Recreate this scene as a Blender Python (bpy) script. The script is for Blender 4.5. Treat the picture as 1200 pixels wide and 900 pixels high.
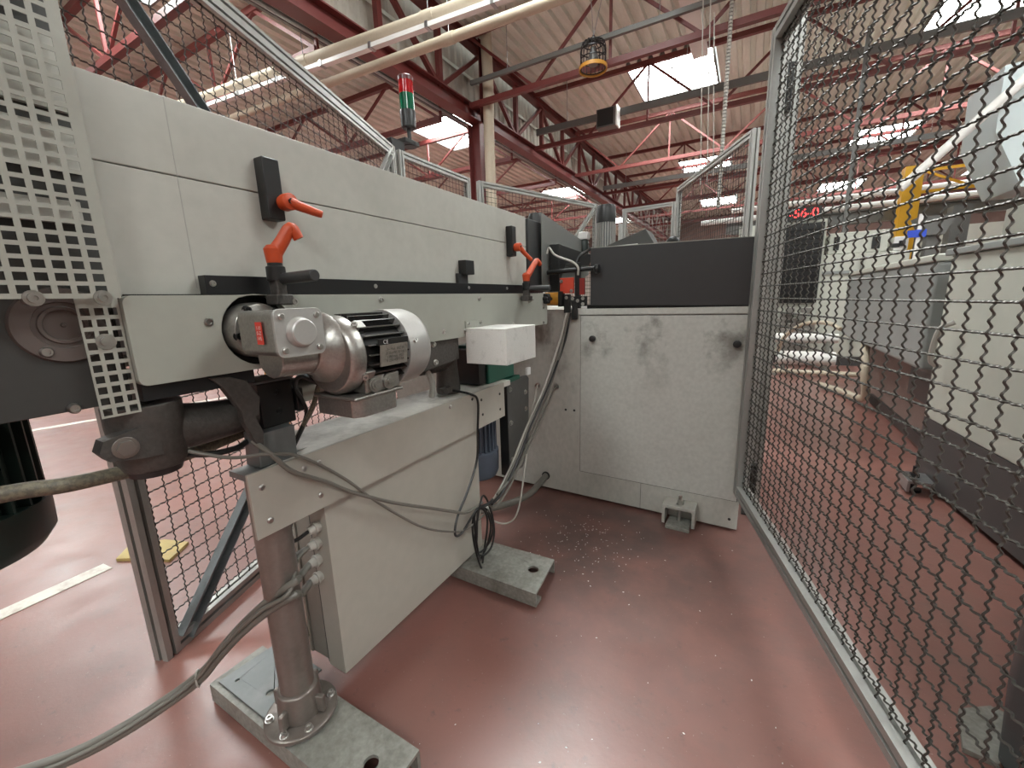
import bpy, math, random
from mathutils import Vector, Matrix
from mathutils.geometry import tessellate_polygon
random.seed(7)
for o in list(bpy.data.objects): bpy.data.objects.remove(o)
sc = bpy.context.scene
COL = sc.collection
R = math.radians
V = Vector

# ------------------------------------------------------------ camera
cam_d = bpy.data.cameras.new('camera'); cam = bpy.data.objects.new('camera', cam_d); COL.objects.link(cam)
cam_d.sensor_fit = 'HORIZONTAL'; cam_d.sensor_width = 36; cam_d.lens = 36 * 483 / 1200
cam_d.clip_start = 0.02; cam_d.clip_end = 200
def cam_matrix(p=11.6, r=-1.7, yaw=29.8):
    p, r, y = R(p), R(r), R(yaw)
    F = V((0, math.cos(p), -math.sin(p))); X = V((1, 0, 0)); U = X.cross(F)
    Xr = X * math.cos(r) + U * math.sin(r); Ur = -X * math.sin(r) + U * math.cos(r)
    Z = Matrix.Rotation(y, 3, 'Z')
    Xr, Ur, F = Z @ Xr, Z @ Ur, Z @ F
    m = Matrix((Xr, Ur, -F)).transposed().to_4x4(); m.translation = V((0, 0, 1.0)); return m
cam.matrix_world = cam_matrix()
sc.camera = cam

# ------------------------------------------------------------ world, light, exposure
sc.view_settings.view_transform = 'Standard'; sc.view_settings.look = 'None'
sc.view_settings.gamma = 1; sc.view_settings.use_curve_mapping = False
EXPOSURE = 0.35
SKYLIGHT = 22.0
WORLD = 1.0
sc.view_settings.exposure = EXPOSURE
w = bpy.data.worlds.new('world'); sc.world = w; w.use_nodes = True
w.node_tree.nodes['Background'].inputs[0].default_value = (0.93, 1.0, 0.96, 1)
w.node_tree.nodes['Background'].inputs[1].default_value = WORLD

# ------------------------------------------------------------ materials
MATS = {}
def mat(name, col, rough=0.5, metal=0.0, spots=None, amt=0.0, scale=6.0, bump=0.0, emit=None, estr=0.0,
        wear=None, spec=0.5, detail=6, lo=0.5, hi=0.72, trans=0.0, coat=0.0, stretch=(1, 1, 1), zmask=None):
    if name in MATS: return MATS[name]
    m = bpy.data.materials.new(name); m.use_nodes = True; nt = m.node_tree; N = nt.nodes; L = nt.links
    b = N['Principled BSDF']
    b.inputs['Base Color'].default_value = (*col, 1); b.inputs['Roughness'].default_value = rough
    b.inputs['Metallic'].default_value = metal; b.inputs['Specular IOR Level'].default_value = spec
    b.inputs['Transmission Weight'].default_value = trans; b.inputs['Coat Weight'].default_value = coat
    if emit: b.inputs['Emission Color'].default_value = (*emit, 1); b.inputs['Emission Strength'].default_value = estr
    if amt > 0 or bump > 0:
        tc = N.new('ShaderNodeTexCoord'); mp = N.new('ShaderNodeMapping'); mp.inputs['Scale'].default_value = stretch
        geo = N.new('ShaderNodeNewGeometry'); L.new(geo.outputs['Position'], mp.inputs['Vector'])
        n = N.new('ShaderNodeTexNoise'); n.inputs['Scale'].default_value = scale; n.inputs['Detail'].default_value = detail
        n.inputs['Roughness'].default_value = 0.62
        L.new(mp.outputs[0], n.inputs['Vector'])
        r = N.new('ShaderNodeMapRange'); r.inputs[1].default_value = lo; r.inputs[2].default_value = hi
        r.inputs[3].default_value = 0; r.inputs[4].default_value = amt; L.new(n.outputs['Fac'], r.inputs[0])
        if zmask:
            sp = N.new('ShaderNodeSeparateXYZ'); L.new(geo.outputs['Position'], sp.inputs[0])
            zr = N.new('ShaderNodeMapRange'); zr.interpolation_type = 'SMOOTHSTEP'; zr.inputs[1].default_value = zmask[0]; zr.inputs[2].default_value = zmask[1]
            zr.inputs[3].default_value = zmask[2]; zr.inputs[4].default_value = 1; L.new(sp.outputs['Z'], zr.inputs[0])
            mm = N.new('ShaderNodeMath'); mm.operation = 'MULTIPLY'; L.new(r.outputs[0], mm.inputs[0]); L.new(zr.outputs[0], mm.inputs[1]); r = mm
        mx = N.new('ShaderNodeMix'); mx.data_type = 'RGBA'
        mx.inputs[6].default_value = (*col, 1); mx.inputs[7].default_value = (*(spots or tuple(c * 0.5 for c in col)), 1)
        L.new(r.outputs[0], mx.inputs[0])
        out = mx.outputs[2]
        # fine speckle
        n2 = N.new('ShaderNodeTexNoise'); n2.inputs['Scale'].default_value = scale * 9; n2.inputs['Detail'].default_value = 4
        L.new(mp.outputs[0], n2.inputs['Vector'])
        r2 = N.new('ShaderNodeMapRange'); r2.inputs[1].default_value = 0.3; r2.inputs[2].default_value = 0.7
        ga = amt * (1 if bump > 0 else .35); r2.inputs[3].default_value = 1 - 0.25 * ga; r2.inputs[4].default_value = 1 + 0.18 * ga; L.new(n2.outputs['Fac'], r2.inputs[0])
        mu = N.new('ShaderNodeMix'); mu.data_type = 'RGBA'; mu.blend_type = 'MULTIPLY'; mu.inputs[0].default_value = 1
        L.new(out, mu.inputs[6]); L.new(r2.outputs[0], mu.inputs[7])
        L.new(mu.outputs[2], b.inputs['Base Color'])
        if bump > 0:
            bp = N.new('ShaderNodeBump'); bp.inputs['Strength'].default_value = bump; bp.inputs['Distance'].default_value = 0.004
            L.new(n2.outputs['Fac'], bp.inputs['Height']); L.new(bp.outputs[0], b.inputs['Normal'])
    MATS[name] = m; return m

M_panel = mat('painted_panel_warm_grey', (.465, .46, .415), .42, spots=(.36, .35, .31), amt=.45, scale=4.5)
M_strip = mat('painted_strip_grey', (.345, .35, .305), .38, spots=(.29, .29, .25), amt=.3, scale=4)
M_cab = mat('painted_cabinet_grey', (.49, .49, .455), .42, spots=(.20, .19, .17), amt=.95, scale=7, lo=.52, hi=.68, zmask=(.55, .85, .12))
M_cabside = mat('painted_cabinet_grey_smudged', (.45, .44, .40), .42, spots=(.17, .15, .13), amt=.95, scale=6, lo=.50, hi=.66, stretch=(1, 1, .6), zmask=(.4, .8, .15))
M_table = mat('painted_table_cream_grey', (.41, .385, .335), .42, spots=(.36, .33, .29), amt=.4, scale=3)
M_tabletop = mat('dusty_table_top', (.66, .64, .59), .5, spots=(.26, .24, .21), amt=.8, scale=7, lo=.5, hi=.7)
M_dark = mat('dark_grey_paint', (.034, .034, .035), .42, spots=(.045, .045, .045), amt=.4, scale=5)
M_darkplate = mat('dark_machine_plate', (.045, .044, .041), .5, spots=(.07, .07, .065), amt=.5, scale=6)
M_black = mat('black_plastic', (.014, .014, .014), .38)
M_blackm = mat('black_oxide_steel', (.022, .022, .023), .35, .4)
M_orange = mat('orange_plastic', (.52, .066, .016), .42, spots=(.32, .05, .02), amt=.35, scale=30)
M_steel = mat('bright_steel', (.55, .54, .52), .28, 1.0, spots=(.35, .33, .30), amt=.4, scale=20)
M_galv = mat('galvanised_steel', (.42, .43, .43), .35, .9, spots=(.25, .26, .27), amt=.6, scale=14)
M_galvdark = mat('zinc_channel', (.24, .26, .27), .38, .6, spots=(.12, .13, .14), amt=.6, scale=14)
M_alu = mat('anodised_aluminium', (.38, .38, .36), .38, .55, spots=(.28, .28, .26), amt=.3, scale=16)
M_cast = mat('cast_aluminium', (.40, .385, .36), .33, .85, spots=(.27, .25, .23), amt=.5, scale=26, bump=.08)
M_castdk = mat('dark_cast_iron', (.085, .078, .072), .5, .35, spots=(.07, .062, .055), amt=.6, scale=16, bump=.3)
M_fan = mat('motor_silver_paint', (.52, .51, .49), .38, .55, spots=(.40, .39, .36), amt=.3, scale=20)
M_wire = mat('oiled_wire', (.055, .052, .048), .42, .55, spots=(.12, .11, .10), amt=.5, scale=30)
M_wireg = mat('galvanised_mesh_wire', (.085, .08, .072), .36, .65, spots=(.10, .095, .085), amt=.5, scale=30)
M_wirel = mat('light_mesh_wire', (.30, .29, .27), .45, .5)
M_pole = mat('brownish_steel_tube', (.24, .21, .19), .36, .6, spots=(.16, .13, .11), amt=.6, scale=12)
M_foot = mat('dusty_steel_foot', (.30, .295, .265), .55, .3, spots=(.16, .155, .135), amt=.8, scale=9, bump=.2)
M_plate = mat('grey_steel_plate', (.19, .20, .20), .45, .5, spots=(.30, .30, .29), amt=.5, scale=9)
M_red = mat('red_oxide_steel', (.14, .028, .025), .45, spots=(.13, .035, .03), amt=.3, scale=3)
M_pink = mat('faded_red_steel', (.22, .062, .055), .5, spots=(.30, .10, .085), amt=.3, scale=3)
M_cream = mat('cream_pipe_lagging', (.52, .455, .35), .6, spots=(.48, .39, .28), amt=.4, scale=5)
M_tray = mat('white_enamel_tray', (.78, .77, .74), .4)
M_greytray = mat('grey_cable_tray', (.15, .148, .14), .5, .2, spots=(.15, .145, .135), amt=.4, scale=4)
M_green = mat('green_enamel', (.012, .10, .065), .35, spots=(.02, .07, .05), amt=.3, scale=10)
M_dkgreen = mat('dark_green_motor_paint', (.012, .022, .018), .38)
M_blue = mat('blue_grey_motor_paint', (.085, .10, .13), .42, spots=(.06, .07, .09), amt=.4, scale=16)
M_yellow = mat('yellow_paint', (.80, .42, .015), .45, spots=(.6, .30, .02), amt=.3, scale=6)
M_yelr = mat('yellow_ochre_roller', (.58, .27, .03), .4)
M_cabl_g = mat('grey_cable', (.16, .15, .13), .45)
M_cabl_l = mat('light_grey_cable', (.42, .40, .36), .45)
M_hose = mat('braided_hose', (.11, .098, .075), .5, spots=(.20, .175, .12), amt=.9, scale=160, lo=.42, hi=.6)
M_box = mat('speckled_white_box', (.66, .65, .62), .5, spots=(.42, .41, .38), amt=.6, scale=28, lo=.55, hi=.7)
M_gland = mat('grey_nylon', (.48, .46, .42), .45)
M_label = mat('engraved_aluminium_label', (.42, .39, .34), .35, .6, spots=(.20, .18, .16), amt=.8, scale=90)
M_redlab = mat('red_label', (.62, .05, .03), .45)
M_white = mat('white_plastic', (.75, .75, .73), .4)
M_redplate = mat('red_enamel', (.55, .06, .03), .4)
M_bluesign = mat('blue_sign', (.03, .08, .55), .4)
M_mach = mat('machine_greenish_beige', (.50, .51, .45), .45, spots=(.40, .40, .36), amt=.3, scale=2)
M_machgrey = mat('machine_mid_grey', (.27, .285, .275), .4, spots=(.21, .22, .21), amt=.4, scale=3)
M_plinth = mat('machine_dark_plinth', (.062, .058, .057), .5)
M_ledred = mat('lit_red_digits', (.5, .02, .02), .4, emit=(1, .05, .05), estr=2.5)
M_redlens = mat('red_lamp_lens', (.38, .008, .012), .12, trans=.25, emit=(1, .02, .03), estr=.06)
M_greenlens = mat('green_lamp_lens', (.005, .14, .07), .12, trans=.2)
M_sky = mat('skylight_sheet', (.8, .8, .8), .5, emit=(.95, 1, .985), estr=SKYLIGHT)

def floor_material():
    m = bpy.data.materials.new('red_epoxy_floor'); m.use_nodes = True; nt = m.node_tree; N = nt.nodes; L = nt.links
    b = N['Principled BSDF']; b.inputs['Specular IOR Level'].default_value = .8
    geo = N.new('ShaderNodeNewGeometry')
    def noise(s, d=6, r=.6):
        n = N.new('ShaderNodeTexNoise'); n.inputs['Scale'].default_value = s; n.inputs['Detail'].default_value = d
        n.inputs['Roughness'].default_value = r; L.new(geo.outputs['Position'], n.inputs['Vector']); return n.outputs['Fac']
    def rng(f, a, c, o0=0., o1=1.):
        r = N.new('ShaderNodeMapRange'); r.inputs[1].default_value = a; r.inputs[2].default_value = c
        r.inputs[3].default_value = o0; r.inputs[4].default_value = o1; L.new(f, r.inputs[0]); return r.outputs[0]
    def mix(fac, a, c, mode='MIX'):
        x = N.new('ShaderNodeMix'); x.data_type = 'RGBA'; x.blend_type = mode
        if isinstance(fac, float): x.inputs[0].default_value = fac
        else: L.new(fac, x.inputs[0])
        for k, v in ((6, a), (7, c)):
            if isinstance(v, tuple): x.inputs[k].default_value = (*v, 1)
            else: L.new(v, x.inputs[k])
        return x.outputs[2]
    base = mix(rng(noise(1.6), .35, .7), (.262, .108, .086), (.21, .098, .080))
    base = mix(rng(noise(4.5, 8, .7), .50, .72, 0., .55), base, (.15, .095, .082))       # greyish dirt
    base = mix(rng(noise(22, 6, .7), .60, .74, 0., .7), base, (.10, .065, .06))         # small dark scuffs
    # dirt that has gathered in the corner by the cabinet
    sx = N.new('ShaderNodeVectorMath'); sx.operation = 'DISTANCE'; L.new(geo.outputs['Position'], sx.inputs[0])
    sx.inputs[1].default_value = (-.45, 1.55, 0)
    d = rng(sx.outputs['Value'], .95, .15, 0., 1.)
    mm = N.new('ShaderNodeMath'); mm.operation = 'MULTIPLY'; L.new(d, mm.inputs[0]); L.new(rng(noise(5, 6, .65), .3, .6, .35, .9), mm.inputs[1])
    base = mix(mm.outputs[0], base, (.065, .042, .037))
    sp = rng(noise(120, 3, .6), .68, .74, 0., .6)
    base = mix(sp, base, (.42, .36, .33))
    L.new(base, b.inputs['Base Color'])
    L.new(rng(noise(7, 6, .6), .3, .7, .28, .42), b.inputs['Roughness'])
    bp = N.new('ShaderNodeBump'); bp.inputs['Strength'].default_value = .12; bp.inputs['Distance'].default_value = .003
    L.new(noise(60, 4, .6), bp.inputs['Height']); L.new(bp.outputs[0], b.inputs['Normal'])
    return m
M_floor = floor_material()
M_roof = mat('beige_corrugated_roof', (.74, .77, .69), .55, spots=(.44, .42, .36), amt=.5, scale=1.6, lo=.45, hi=.75, stretch=(2.5, .5, 1))
M_clere = mat('beige_corrugated_upstand', (.50, .47, .41), .6, spots=(.34, .31, .27), amt=.5, scale=2)
M_wall = mat('hall_wall_paint', (.42, .38, .33), .7, spots=(.3, .25, .22), amt=.5, scale=1)
M_wallred = mat('brown_far_wall', (.20, .13, .11), .7, spots=(.28, .2, .17), amt=.5, scale=1)
M_line = mat('worn_white_line', (.70, .67, .60), .5, spots=(.42, .30, .25), amt=.8, scale=16)

# ------------------------------------------------------------ mesh builder
def frame_of(d, up=V((0, 0, 1))):
    d = V(d).normalized()
    if abs(d.dot(up)) > .98: up = V((1, 0, 0))
    a = up.cross(d).normalized(); b = d.cross(a).normalized(); return a, b, d
class MB:
    def __init__(s): s.v = []; s.f = []
    def add(s, vs, fs):
        o = len(s.v); s.v += [tuple(v) for v in vs]; s.f += [tuple(i + o for i in f) for f in fs]; return s
    def box(s, lo, hi):
        x0, y0, z0 = lo; x1, y1, z1 = hi
        return s.add([(x0, y0, z0), (x1, y0, z0), (x1, y1, z0), (x0, y1, z0), (x0, y0, z1), (x1, y0, z1), (x1, y1, z1), (x0, y1, z1)],
                     [(0, 3, 2, 1), (4, 5, 6, 7), (0, 1, 5, 4), (1, 2, 6, 5), (2, 3, 7, 6), (3, 0, 4, 7)])
    def obox(s, c, ax, ay, az, h):         # oriented box
        c = V(c); ax, ay, az = V(ax).normalized() * h[0], V(ay).normalized() * h[1], V(az).normalized() * h[2]
        vs = [c + ax * i + ay * j + az * k for k in (-1, 1) for i, j in ((-1, -1), (1, -1), (1, 1), (-1, 1))]
        return s.add(vs, [(0, 3, 2, 1), (4, 5, 6, 7), (0, 1, 5, 4), (1, 2, 6, 5), (2, 3, 7, 6), (3, 0, 4, 7)])
    def bar(s, p0, p1, w, h, up=V((0, 0, 1))):
        p0, p1 = V(p0), V(p1); a, b, d = frame_of(p1 - p0, up)
        return s.obox((p0 + p1) / 2, a, b, d, (w / 2, h / 2, (p1 - p0).length / 2))
    def lathe(s, p0, d, prof, n=24, cap=True):   # prof: (t, r) along d from p0
        a, b, d = frame_of(d); p0 = V(p0); vs = []; fs = []
        for t, r in prof:
            for k in range(n):
                q = 2 * math.pi * k / n; vs.append(p0 + d * t + (a * math.cos(q) + b * math.sin(q)) * r)
        m = len(prof)
        for i in range(m - 1):
            for k in range(n):
                fs.append((i * n + k, i * n + (k + 1) % n, (i + 1) * n + (k + 1) % n, (i + 1) * n + k))
        if cap: fs.append(tuple(range(n))[::-1]); fs.append(tuple((m - 1) * n + k for k in range(n)))
        return s.add(vs, fs)
    def cyl(s, p0, p1, r0, r1=None, n=20):
        p0, p1 = V(p0), V(p1); return s.lathe(p0, p1 - p0, [(0, r0), ((p1 - p0).length, r0 if r1 is None else r1)], n)
    def tube(s, pts, r, n=8, smooth=True, closed=False):
        pts = [V(p) for p in pts]
        if smooth and len(pts) > 2: pts = catmull(pts)
        m = len(pts); vs = []; fs = []; a = None
        for i, p in enumerate(pts):
            t = (pts[min(i + 1, m - 1)] - pts[max(i - 1, 0)]).normalized()
            if a is None: a, b, _ = frame_of(t)
            else:
                a = (a - t * a.dot(t)).normalized(); b = t.cross(a).normalized()
            rr = r(i / (m - 1)) if callable(r) else r
            for k in range(n):
                q = 2 * math.pi * k / n; vs.append(p + (a * math.cos(q) + b * math.sin(q)) * rr)
        for i in range(m - 1):
            for k in range(n): fs.append((i * n + k, i * n + (k + 1) % n, (i + 1) * n + (k + 1) % n, (i + 1) * n + k))
        fs.append(tuple(range(n))[::-1]); fs.append(tuple((m - 1) * n + k for k in range(n)))
        return s.add(vs, fs)
    def prism(s, outer, O, ax, ay, an, t, holes=()):   # 2D polygon with holes, extruded t along an
        O, ax, ay, an = V(O), V(ax), V(ay), V(an)
        loops = [outer] + list(holes); flat = [p for l in loops for p in l]; n = len(flat)
        tri = tessellate_polygon([[V((p[0], p[1], 0)) for p in l] for l in loops])
        vs = [O + ax * p[0] + ay * p[1] for p in flat] + [O + ax * p[0] + ay * p[1] + an * t for p in flat]
        fs = [tuple(x) for x in tri] + [tuple(i + n for i in reversed(x)) for x in tri]
        o = 0
        for l in loops:
            m = len(l)
            for i in range(m): fs.append((o + i, o + (i + 1) % m, n + o + (i + 1) % m, n + o + i))
            o += m
        return s.add(vs, fs)
def catmull(P, k=6):
    out = []
    for i in range(len(P) - 1):
        p0 = P[i - 1] if i > 0 else P[i] * 2 - P[i + 1]; p1, p2 = P[i], P[i + 1]
        p3 = P[i + 2] if i + 2 < len(P) else P[i + 1] * 2 - P[i]
        for j in range(k):
            t = j / k
            out.append(.5 * ((2 * p1) + (p2 - p0) * t + (2 * p0 - 5 * p1 + 4 * p2 - p3) * t * t + (3 * p1 - p0 - 3 * p2 + p3) * t ** 3))
    out.append(P[-1]); return out
def circ(cx, cy, r, n=28): return [(cx + r * math.cos(2 * math.pi * k / n), cy + r * math.sin(2 * math.pi * k / n)) for k in range(n)]
def rrect(x0, y0, x1, y1, r, k=5):
    out = []
    for cx, cy, a in ((x1 - r, y1 - r, 0), (x0 + r, y1 - r, 90), (x0 + r, y0 + r, 180), (x1 - r, y0 + r, 270)):
        for i in range(k + 1):
            q = R(a + 90 * i / k); out.append((cx + r * math.cos(q), cy + r * math.sin(q)))
    return out

def build(name, mb, m, loc=(0, 0, 0), parent=None, bevel=0, ang=38):
    me = bpy.data.meshes.new(name); lx, ly, lz = loc
    me.from_pydata([(x - lx, y - ly, z - lz) for x, y, z in mb.v], [], mb.f)
    me.materials.append(m); me.update()
    import bmesh
    if len(mb.f) < 60000:
        bm = bmesh.new(); bm.from_mesh(me); bmesh.ops.recalc_face_normals(bm, faces=bm.faces); bm.to_mesh(me); bm.free()
    me.shade_smooth(); me.set_sharp_from_angle(angle=R(ang))
    o = bpy.data.objects.new(name, me); COL.objects.link(o)
    if parent: o.parent = parent
    else: o.location = loc
    if bevel:
        b = o.modifiers.new('bevel', 'BEVEL'); b.width = bevel; b.segments = 2; b.limit_method = 'ANGLE'; b.angle_limit = R(40)
        b.harden_normals = True
    return o
class Thing:
    def __init__(s, name, label, cat, loc, group=None, kind=None):
        s.loc = tuple(loc); o = bpy.data.objects.new(name, None); COL.objects.link(o); o.location = loc; o.empty_display_size = .1
        s.o = o
        if label: o['label'] = label; o['category'] = cat
        if group: o['group'] = group
        if kind: o['kind'] = kind
    def part(s, name, mb, m, parent=None, label=None, bevel=0, ang=38):
        o = build(name, mb, m, s.loc, parent or s.o, bevel, ang)
        if label: o['label'] = label
        return o
def solo(name, mb, m, label, cat, loc, group=None, kind=None, bevel=0, ang=38):
    o = build(name, mb, m, loc, None, bevel, ang)
    if kind != 'structure': o['label'] = label; o['category'] = cat
    if group: o['group'] = group
    if kind: o['kind'] = kind
    return o
def struct(name, mb, m, loc=(0, 0, 0), parent=None):
    o = build(name, mb, m, loc, parent)
    if not parent: o['kind'] = 'structure'
    return o
def copy_tree(o, parent=None, off=None):
    c = o.copy(); COL.objects.link(c)
    if parent: c.parent = parent
    if off is not None: c.location = V(o.location) + V(off)
    for ch in list(o.children): copy_tree(ch, c)
    return c
def screw(mb, p, d, r=.006, h=.005, n=12):      # cap screw with a socket
    a, b, d = frame_of(d); p = V(p)
    mb.lathe(p, d, [(0, r * 1.35), (.0012, r * 1.35), (.0012, r), (h, r), (h, r * .55), (h * .5, r * .5)], n)
    return mb
def text_mb(txt, size, O, ax, ay, an, depth=.0006):
    cu = bpy.data.curves.new('t', 'FONT'); cu.body = txt; cu.size = size; cu.extrude = 0
    cu.align_x = 'CENTER'; cu.align_y = 'CENTER'
    o = bpy.data.objects.new('t', cu); COL.objects.link(o)
    dg = bpy.context.evaluated_depsgraph_get(); me = bpy.data.meshes.new_from_object(o.evaluated_get(dg))
    mb = MB(); O, ax, ay, an = V(O), V(ax), V(ay), V(an)
    mb.add([O + ax * v.co.x + ay * v.co.y + an * depth for v in me.vertices], [tuple(p.vertices) for p in me.polygons])
    bpy.data.objects.remove(o); bpy.data.curves.remove(cu); bpy.data.meshes.remove(me); return mb

# ------------------------------------------------------------ the hall
GX = -5.07        # plane of the girder
f = MB(); f.box((-34, -8, -.1), (20, 34, 0)); struct('floor', f, M_floor)
l = MB()
def line_strip(mb, p, q, w):
    p, q = V(p), V(q); d = (q - p).normalized(); n = V((-d.y, d.x, 0)) * w / 2
    mb.add([p + n, q + n, q - n, p - n, p + n + V((0, 0, .002)), q + n + V((0, 0, .002)), q - n + V((0, 0, .002)), p - n + V((0, 0, .002))],
           [(4, 5, 6, 7), (0, 1, 5, 4), (1, 2, 6, 5), (2, 3, 7, 6), (3, 0, 4, 7)])
line_strip(l, (-2.03, -1.0, .0005), (-2.16, .47, .0005), .07)
solo('floor_line', l, M_line, 'worn white line painted on the red floor beside the aluminium post', 'floor marking', (-2.1, 0, 0))
l = MB(); line_strip(l, (-5.9, -2.0, .0005), (-5.1, 2.4, .0005), .09)
solo('floor_line', l, M_line, 'thin white line far across the red floor behind the dark motor', 'floor marking', (-5.4, 0, 0))

def corrugated(x0, x1, y0, y1, z, pitch=.24, h=.075, holes=()):
    # ribs run along y, trapezoid profile, skipping skylight openings
    mb = MB(); ys = sorted({y0, y1} | {v for h_ in holes for v in (h_[2], h_[3])})
    nx = int((x1 - x0) / pitch); seq = []
    for i in range(nx):
        x = x0 + i * pitch; seq += [(x, z), (x + pitch * .5, z), (x + pitch * .58, z + h), (x + pitch * .92, z + h)]
    seq.append((x0 + nx * pitch, z))
    for ya, yb in zip(ys[:-1], ys[1:]):
        for (xa, za), (xb, zb) in zip(seq[:-1], seq[1:]):
            xm, ym = (xa + xb) / 2, (ya + yb) / 2
            if any(h_[0] < xm < h_[1] and h_[2] < ym < h_[3] for h_ in holes): continue
            mb.add([(xa, ya, za), (xb, ya, zb), (xb, yb, zb), (xa, yb, za)], [(0, 1, 2, 3)])
    return mb
ZR, ZL = 6.0, 5.4
sky_r = [(x, x + 1.75, y, y + 2.1) for x in (-2.8, 2.6, 8.0) for y in (2.6, 10.4, 18.3, 26)]
sky_l = [(x, x + 1.7, y, y + 2.0) for x in (-8.0, -13.4, -18.8, -24.2) for y in (1.6, 8.9, 16.8, 24.8)]
sky_b = [(x, x + 1.75, -5.2, -3.1) for x in (-2.8, 2.6, 8.0)]
struct('ceiling', corrugated(GX, 16, -7, 32, ZR, holes=sky_r + sky_b), M_roof)
o = struct('ceiling_left_bay', corrugated(-30, GX, -7, 32, ZL, holes=sky_l), M_roof)
o.name = 'ceiling_left'
k = 0
for (x0, x1, y0, y1), z in [(h_, ZR) for h_ in sky_r + sky_b] + [(h_, ZL) for h_ in sky_l]:
    k += 1
    s = MB(); s.box((x0, y0, z + .06), (x1, y1, z + .08))
    w_ = struct('window_%d' % k, s, M_sky, (x0, y0, z))
    b = MB()
    for i in range(1, 3): b.bar((x0, y0 + (y1 - y0) * i / 3, z + .04), (x1, y0 + (y1 - y0) * i / 3, z + .04), .02, .02)
    b.bar(((x0 + x1) / 2, y0, z + .045), ((x0 + x1) / 2, y1, z + .045), .02, .02)
    for xx in (x0, x1): b.bar((xx, y0, z + .03), (xx, y1, z + .03), .03, .1)
    for yy in (y0, y1): b.bar((x0, yy, z + .03), (x1, yy, z + .03), .03, .1)
    struct('glazing_bar', b, M_greytray, (x0, y0, z), w_)
# upstand of corrugated sheet between the two roofs
mb = MB(); y = -7
while y < 31.8:
    for a, b_, xa, xb in ((0, .07, 0, 0), (.07, .1, 0, .03), (.1, .17, .03, .03), (.17, .2, .03, 0)):
        mb.add([(GX - .28 + xa, y + a, 4.75), (GX - .28 + xb, y + b_, 4.75), (GX - .28 + xb, y + b_, 6.05), (GX - .28 + xa, y + a, 6.05)], [(0, 1, 2, 3)])
    y += .2
struct('wall_upstand', mb, M_clere)
mb = MB(); mb.box((-30, 31.9, 0), (16, 32.1, 3.0)); struct('wall_back', mb, M_wall)
mb = MB(); mb.box((-30, 31.8, 3.0), (16, 31.9, 6.2)); struct('wall_back_upper', mb, M_wallred).name = 'wall_back_high'
mb = MB(); mb.box((-30.2, -7, 0), (-30, 32, 6)); struct('wall_left', mb, M_wall)
mb = MB(); mb.box((16, -7, 0), (16.2, 32, 6.2)); struct('wall_right', mb, M_wall)
mb = MB(); mb.box((-30, -7.3, 0), (16, -7.1, 3.9)); struct('wall_front_light_block', mb, M_wallred)  # unseen wall added to block low light; left open above for the ceiling

# girder: chords and lattice
def girder(label, x):
    T = Thing('lattice_girder', label, 'girder', (x, 12, 4.5))
    mb = MB()
    for dz, w_, h_ in ((-.12, .24, .02), (.12, .24, .02), (0, .03, .24)): mb.bar((x, -6.5, 4.62 + dz), (x, 31, 4.62 + dz), w_, h_)
    T.part('bottom_chord', mb, M_red)
    mb = MB()
    for dz, w_, h_ in ((-.07, .18, .02), (.07, .18, .02), (0, .03, .14)): mb.bar((x, -6.5, 5.88 + dz), (x, 31, 5.88 + dz), w_, h_)
    T.part('top_chord', mb, M_red)
    y = -6.0; i = 0
    while y < 29.6:
        mb = MB(); mb.bar((x, y, 4.74), (x, y, 5.8), .09, .09); T.part('web_post', mb, M_red)
        mb = MB(); mb.bar((x, y, 4.74 if i % 2 else 5.8), (x, y + 1.35, 5.8 if i % 2 else 4.74), .08, .07); T.part('web_diagonal', mb, M_red)
        y += 1.4; i += 1
girder('dark red lattice girder running overhead above the leftmost aluminium fences, next to the steel column', GX)
def truss(x0, x1, y, zb, zt, label, m, first=0, double=False):
    T = Thing('roof_truss', label, 'roof truss', ((x0 + x1) / 2, y, zb), 'red roof trusses')
    mb = MB(); mb.bar((x0, y, zb), (x1, y, zb), .09, .09, V((0, 1, 0))); 
    T.part('bottom_chord', mb, m)
    mb = MB(); mb.bar((x0, y, zt), (x1, y, zt), .09, .09, V((0, 1, 0))); T.part('top_chord', mb, m)
    n = int((x1 - x0) / 1.3); st = (x1 - x0) / n
    for i in range(n):
        xa, xb = x0 + st * i, x0 + st * (i + 1)
        mb = MB()
        if i % 2 == first: mb.bar((xa, y, zt), (xb, y, zb), .04, .045)
        else: mb.bar((xa, y, zb), (xb, y, zt), .04, .045)
        T.part('web_diagonal', mb, m)
        if i % 2: 
            mb = MB(); mb.bar((xb, y, zb), (xb, y, zt), .04, .04); T.part('web_post', mb, m)
names = ['nearest', 'second', 'third', 'fourth', 'fifth', 'sixth', 'seventh', 'eighth']
for i, y in enumerate((7.4, 10.2, 13.0, 15.8, 18.6, 21.4, 24.2)):
    truss(GX + .1, 15.5, y, 4.68, 5.86, 'red roof truss right of the girder, %s row from the camera' % names[i], M_pink if i in (2, 5) else M_red)
for i, y in enumerate((2.95, 4.32, 6.95, 9.7, 12.4, 15.2, 18.0, 20.8)):
    truss(-29, GX - .3, y, 4.4, 5.28, 'red roof truss left of the girder, %s row from the camera' % names[i], M_pink if i in (1, 5) else M_red, 1)
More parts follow.
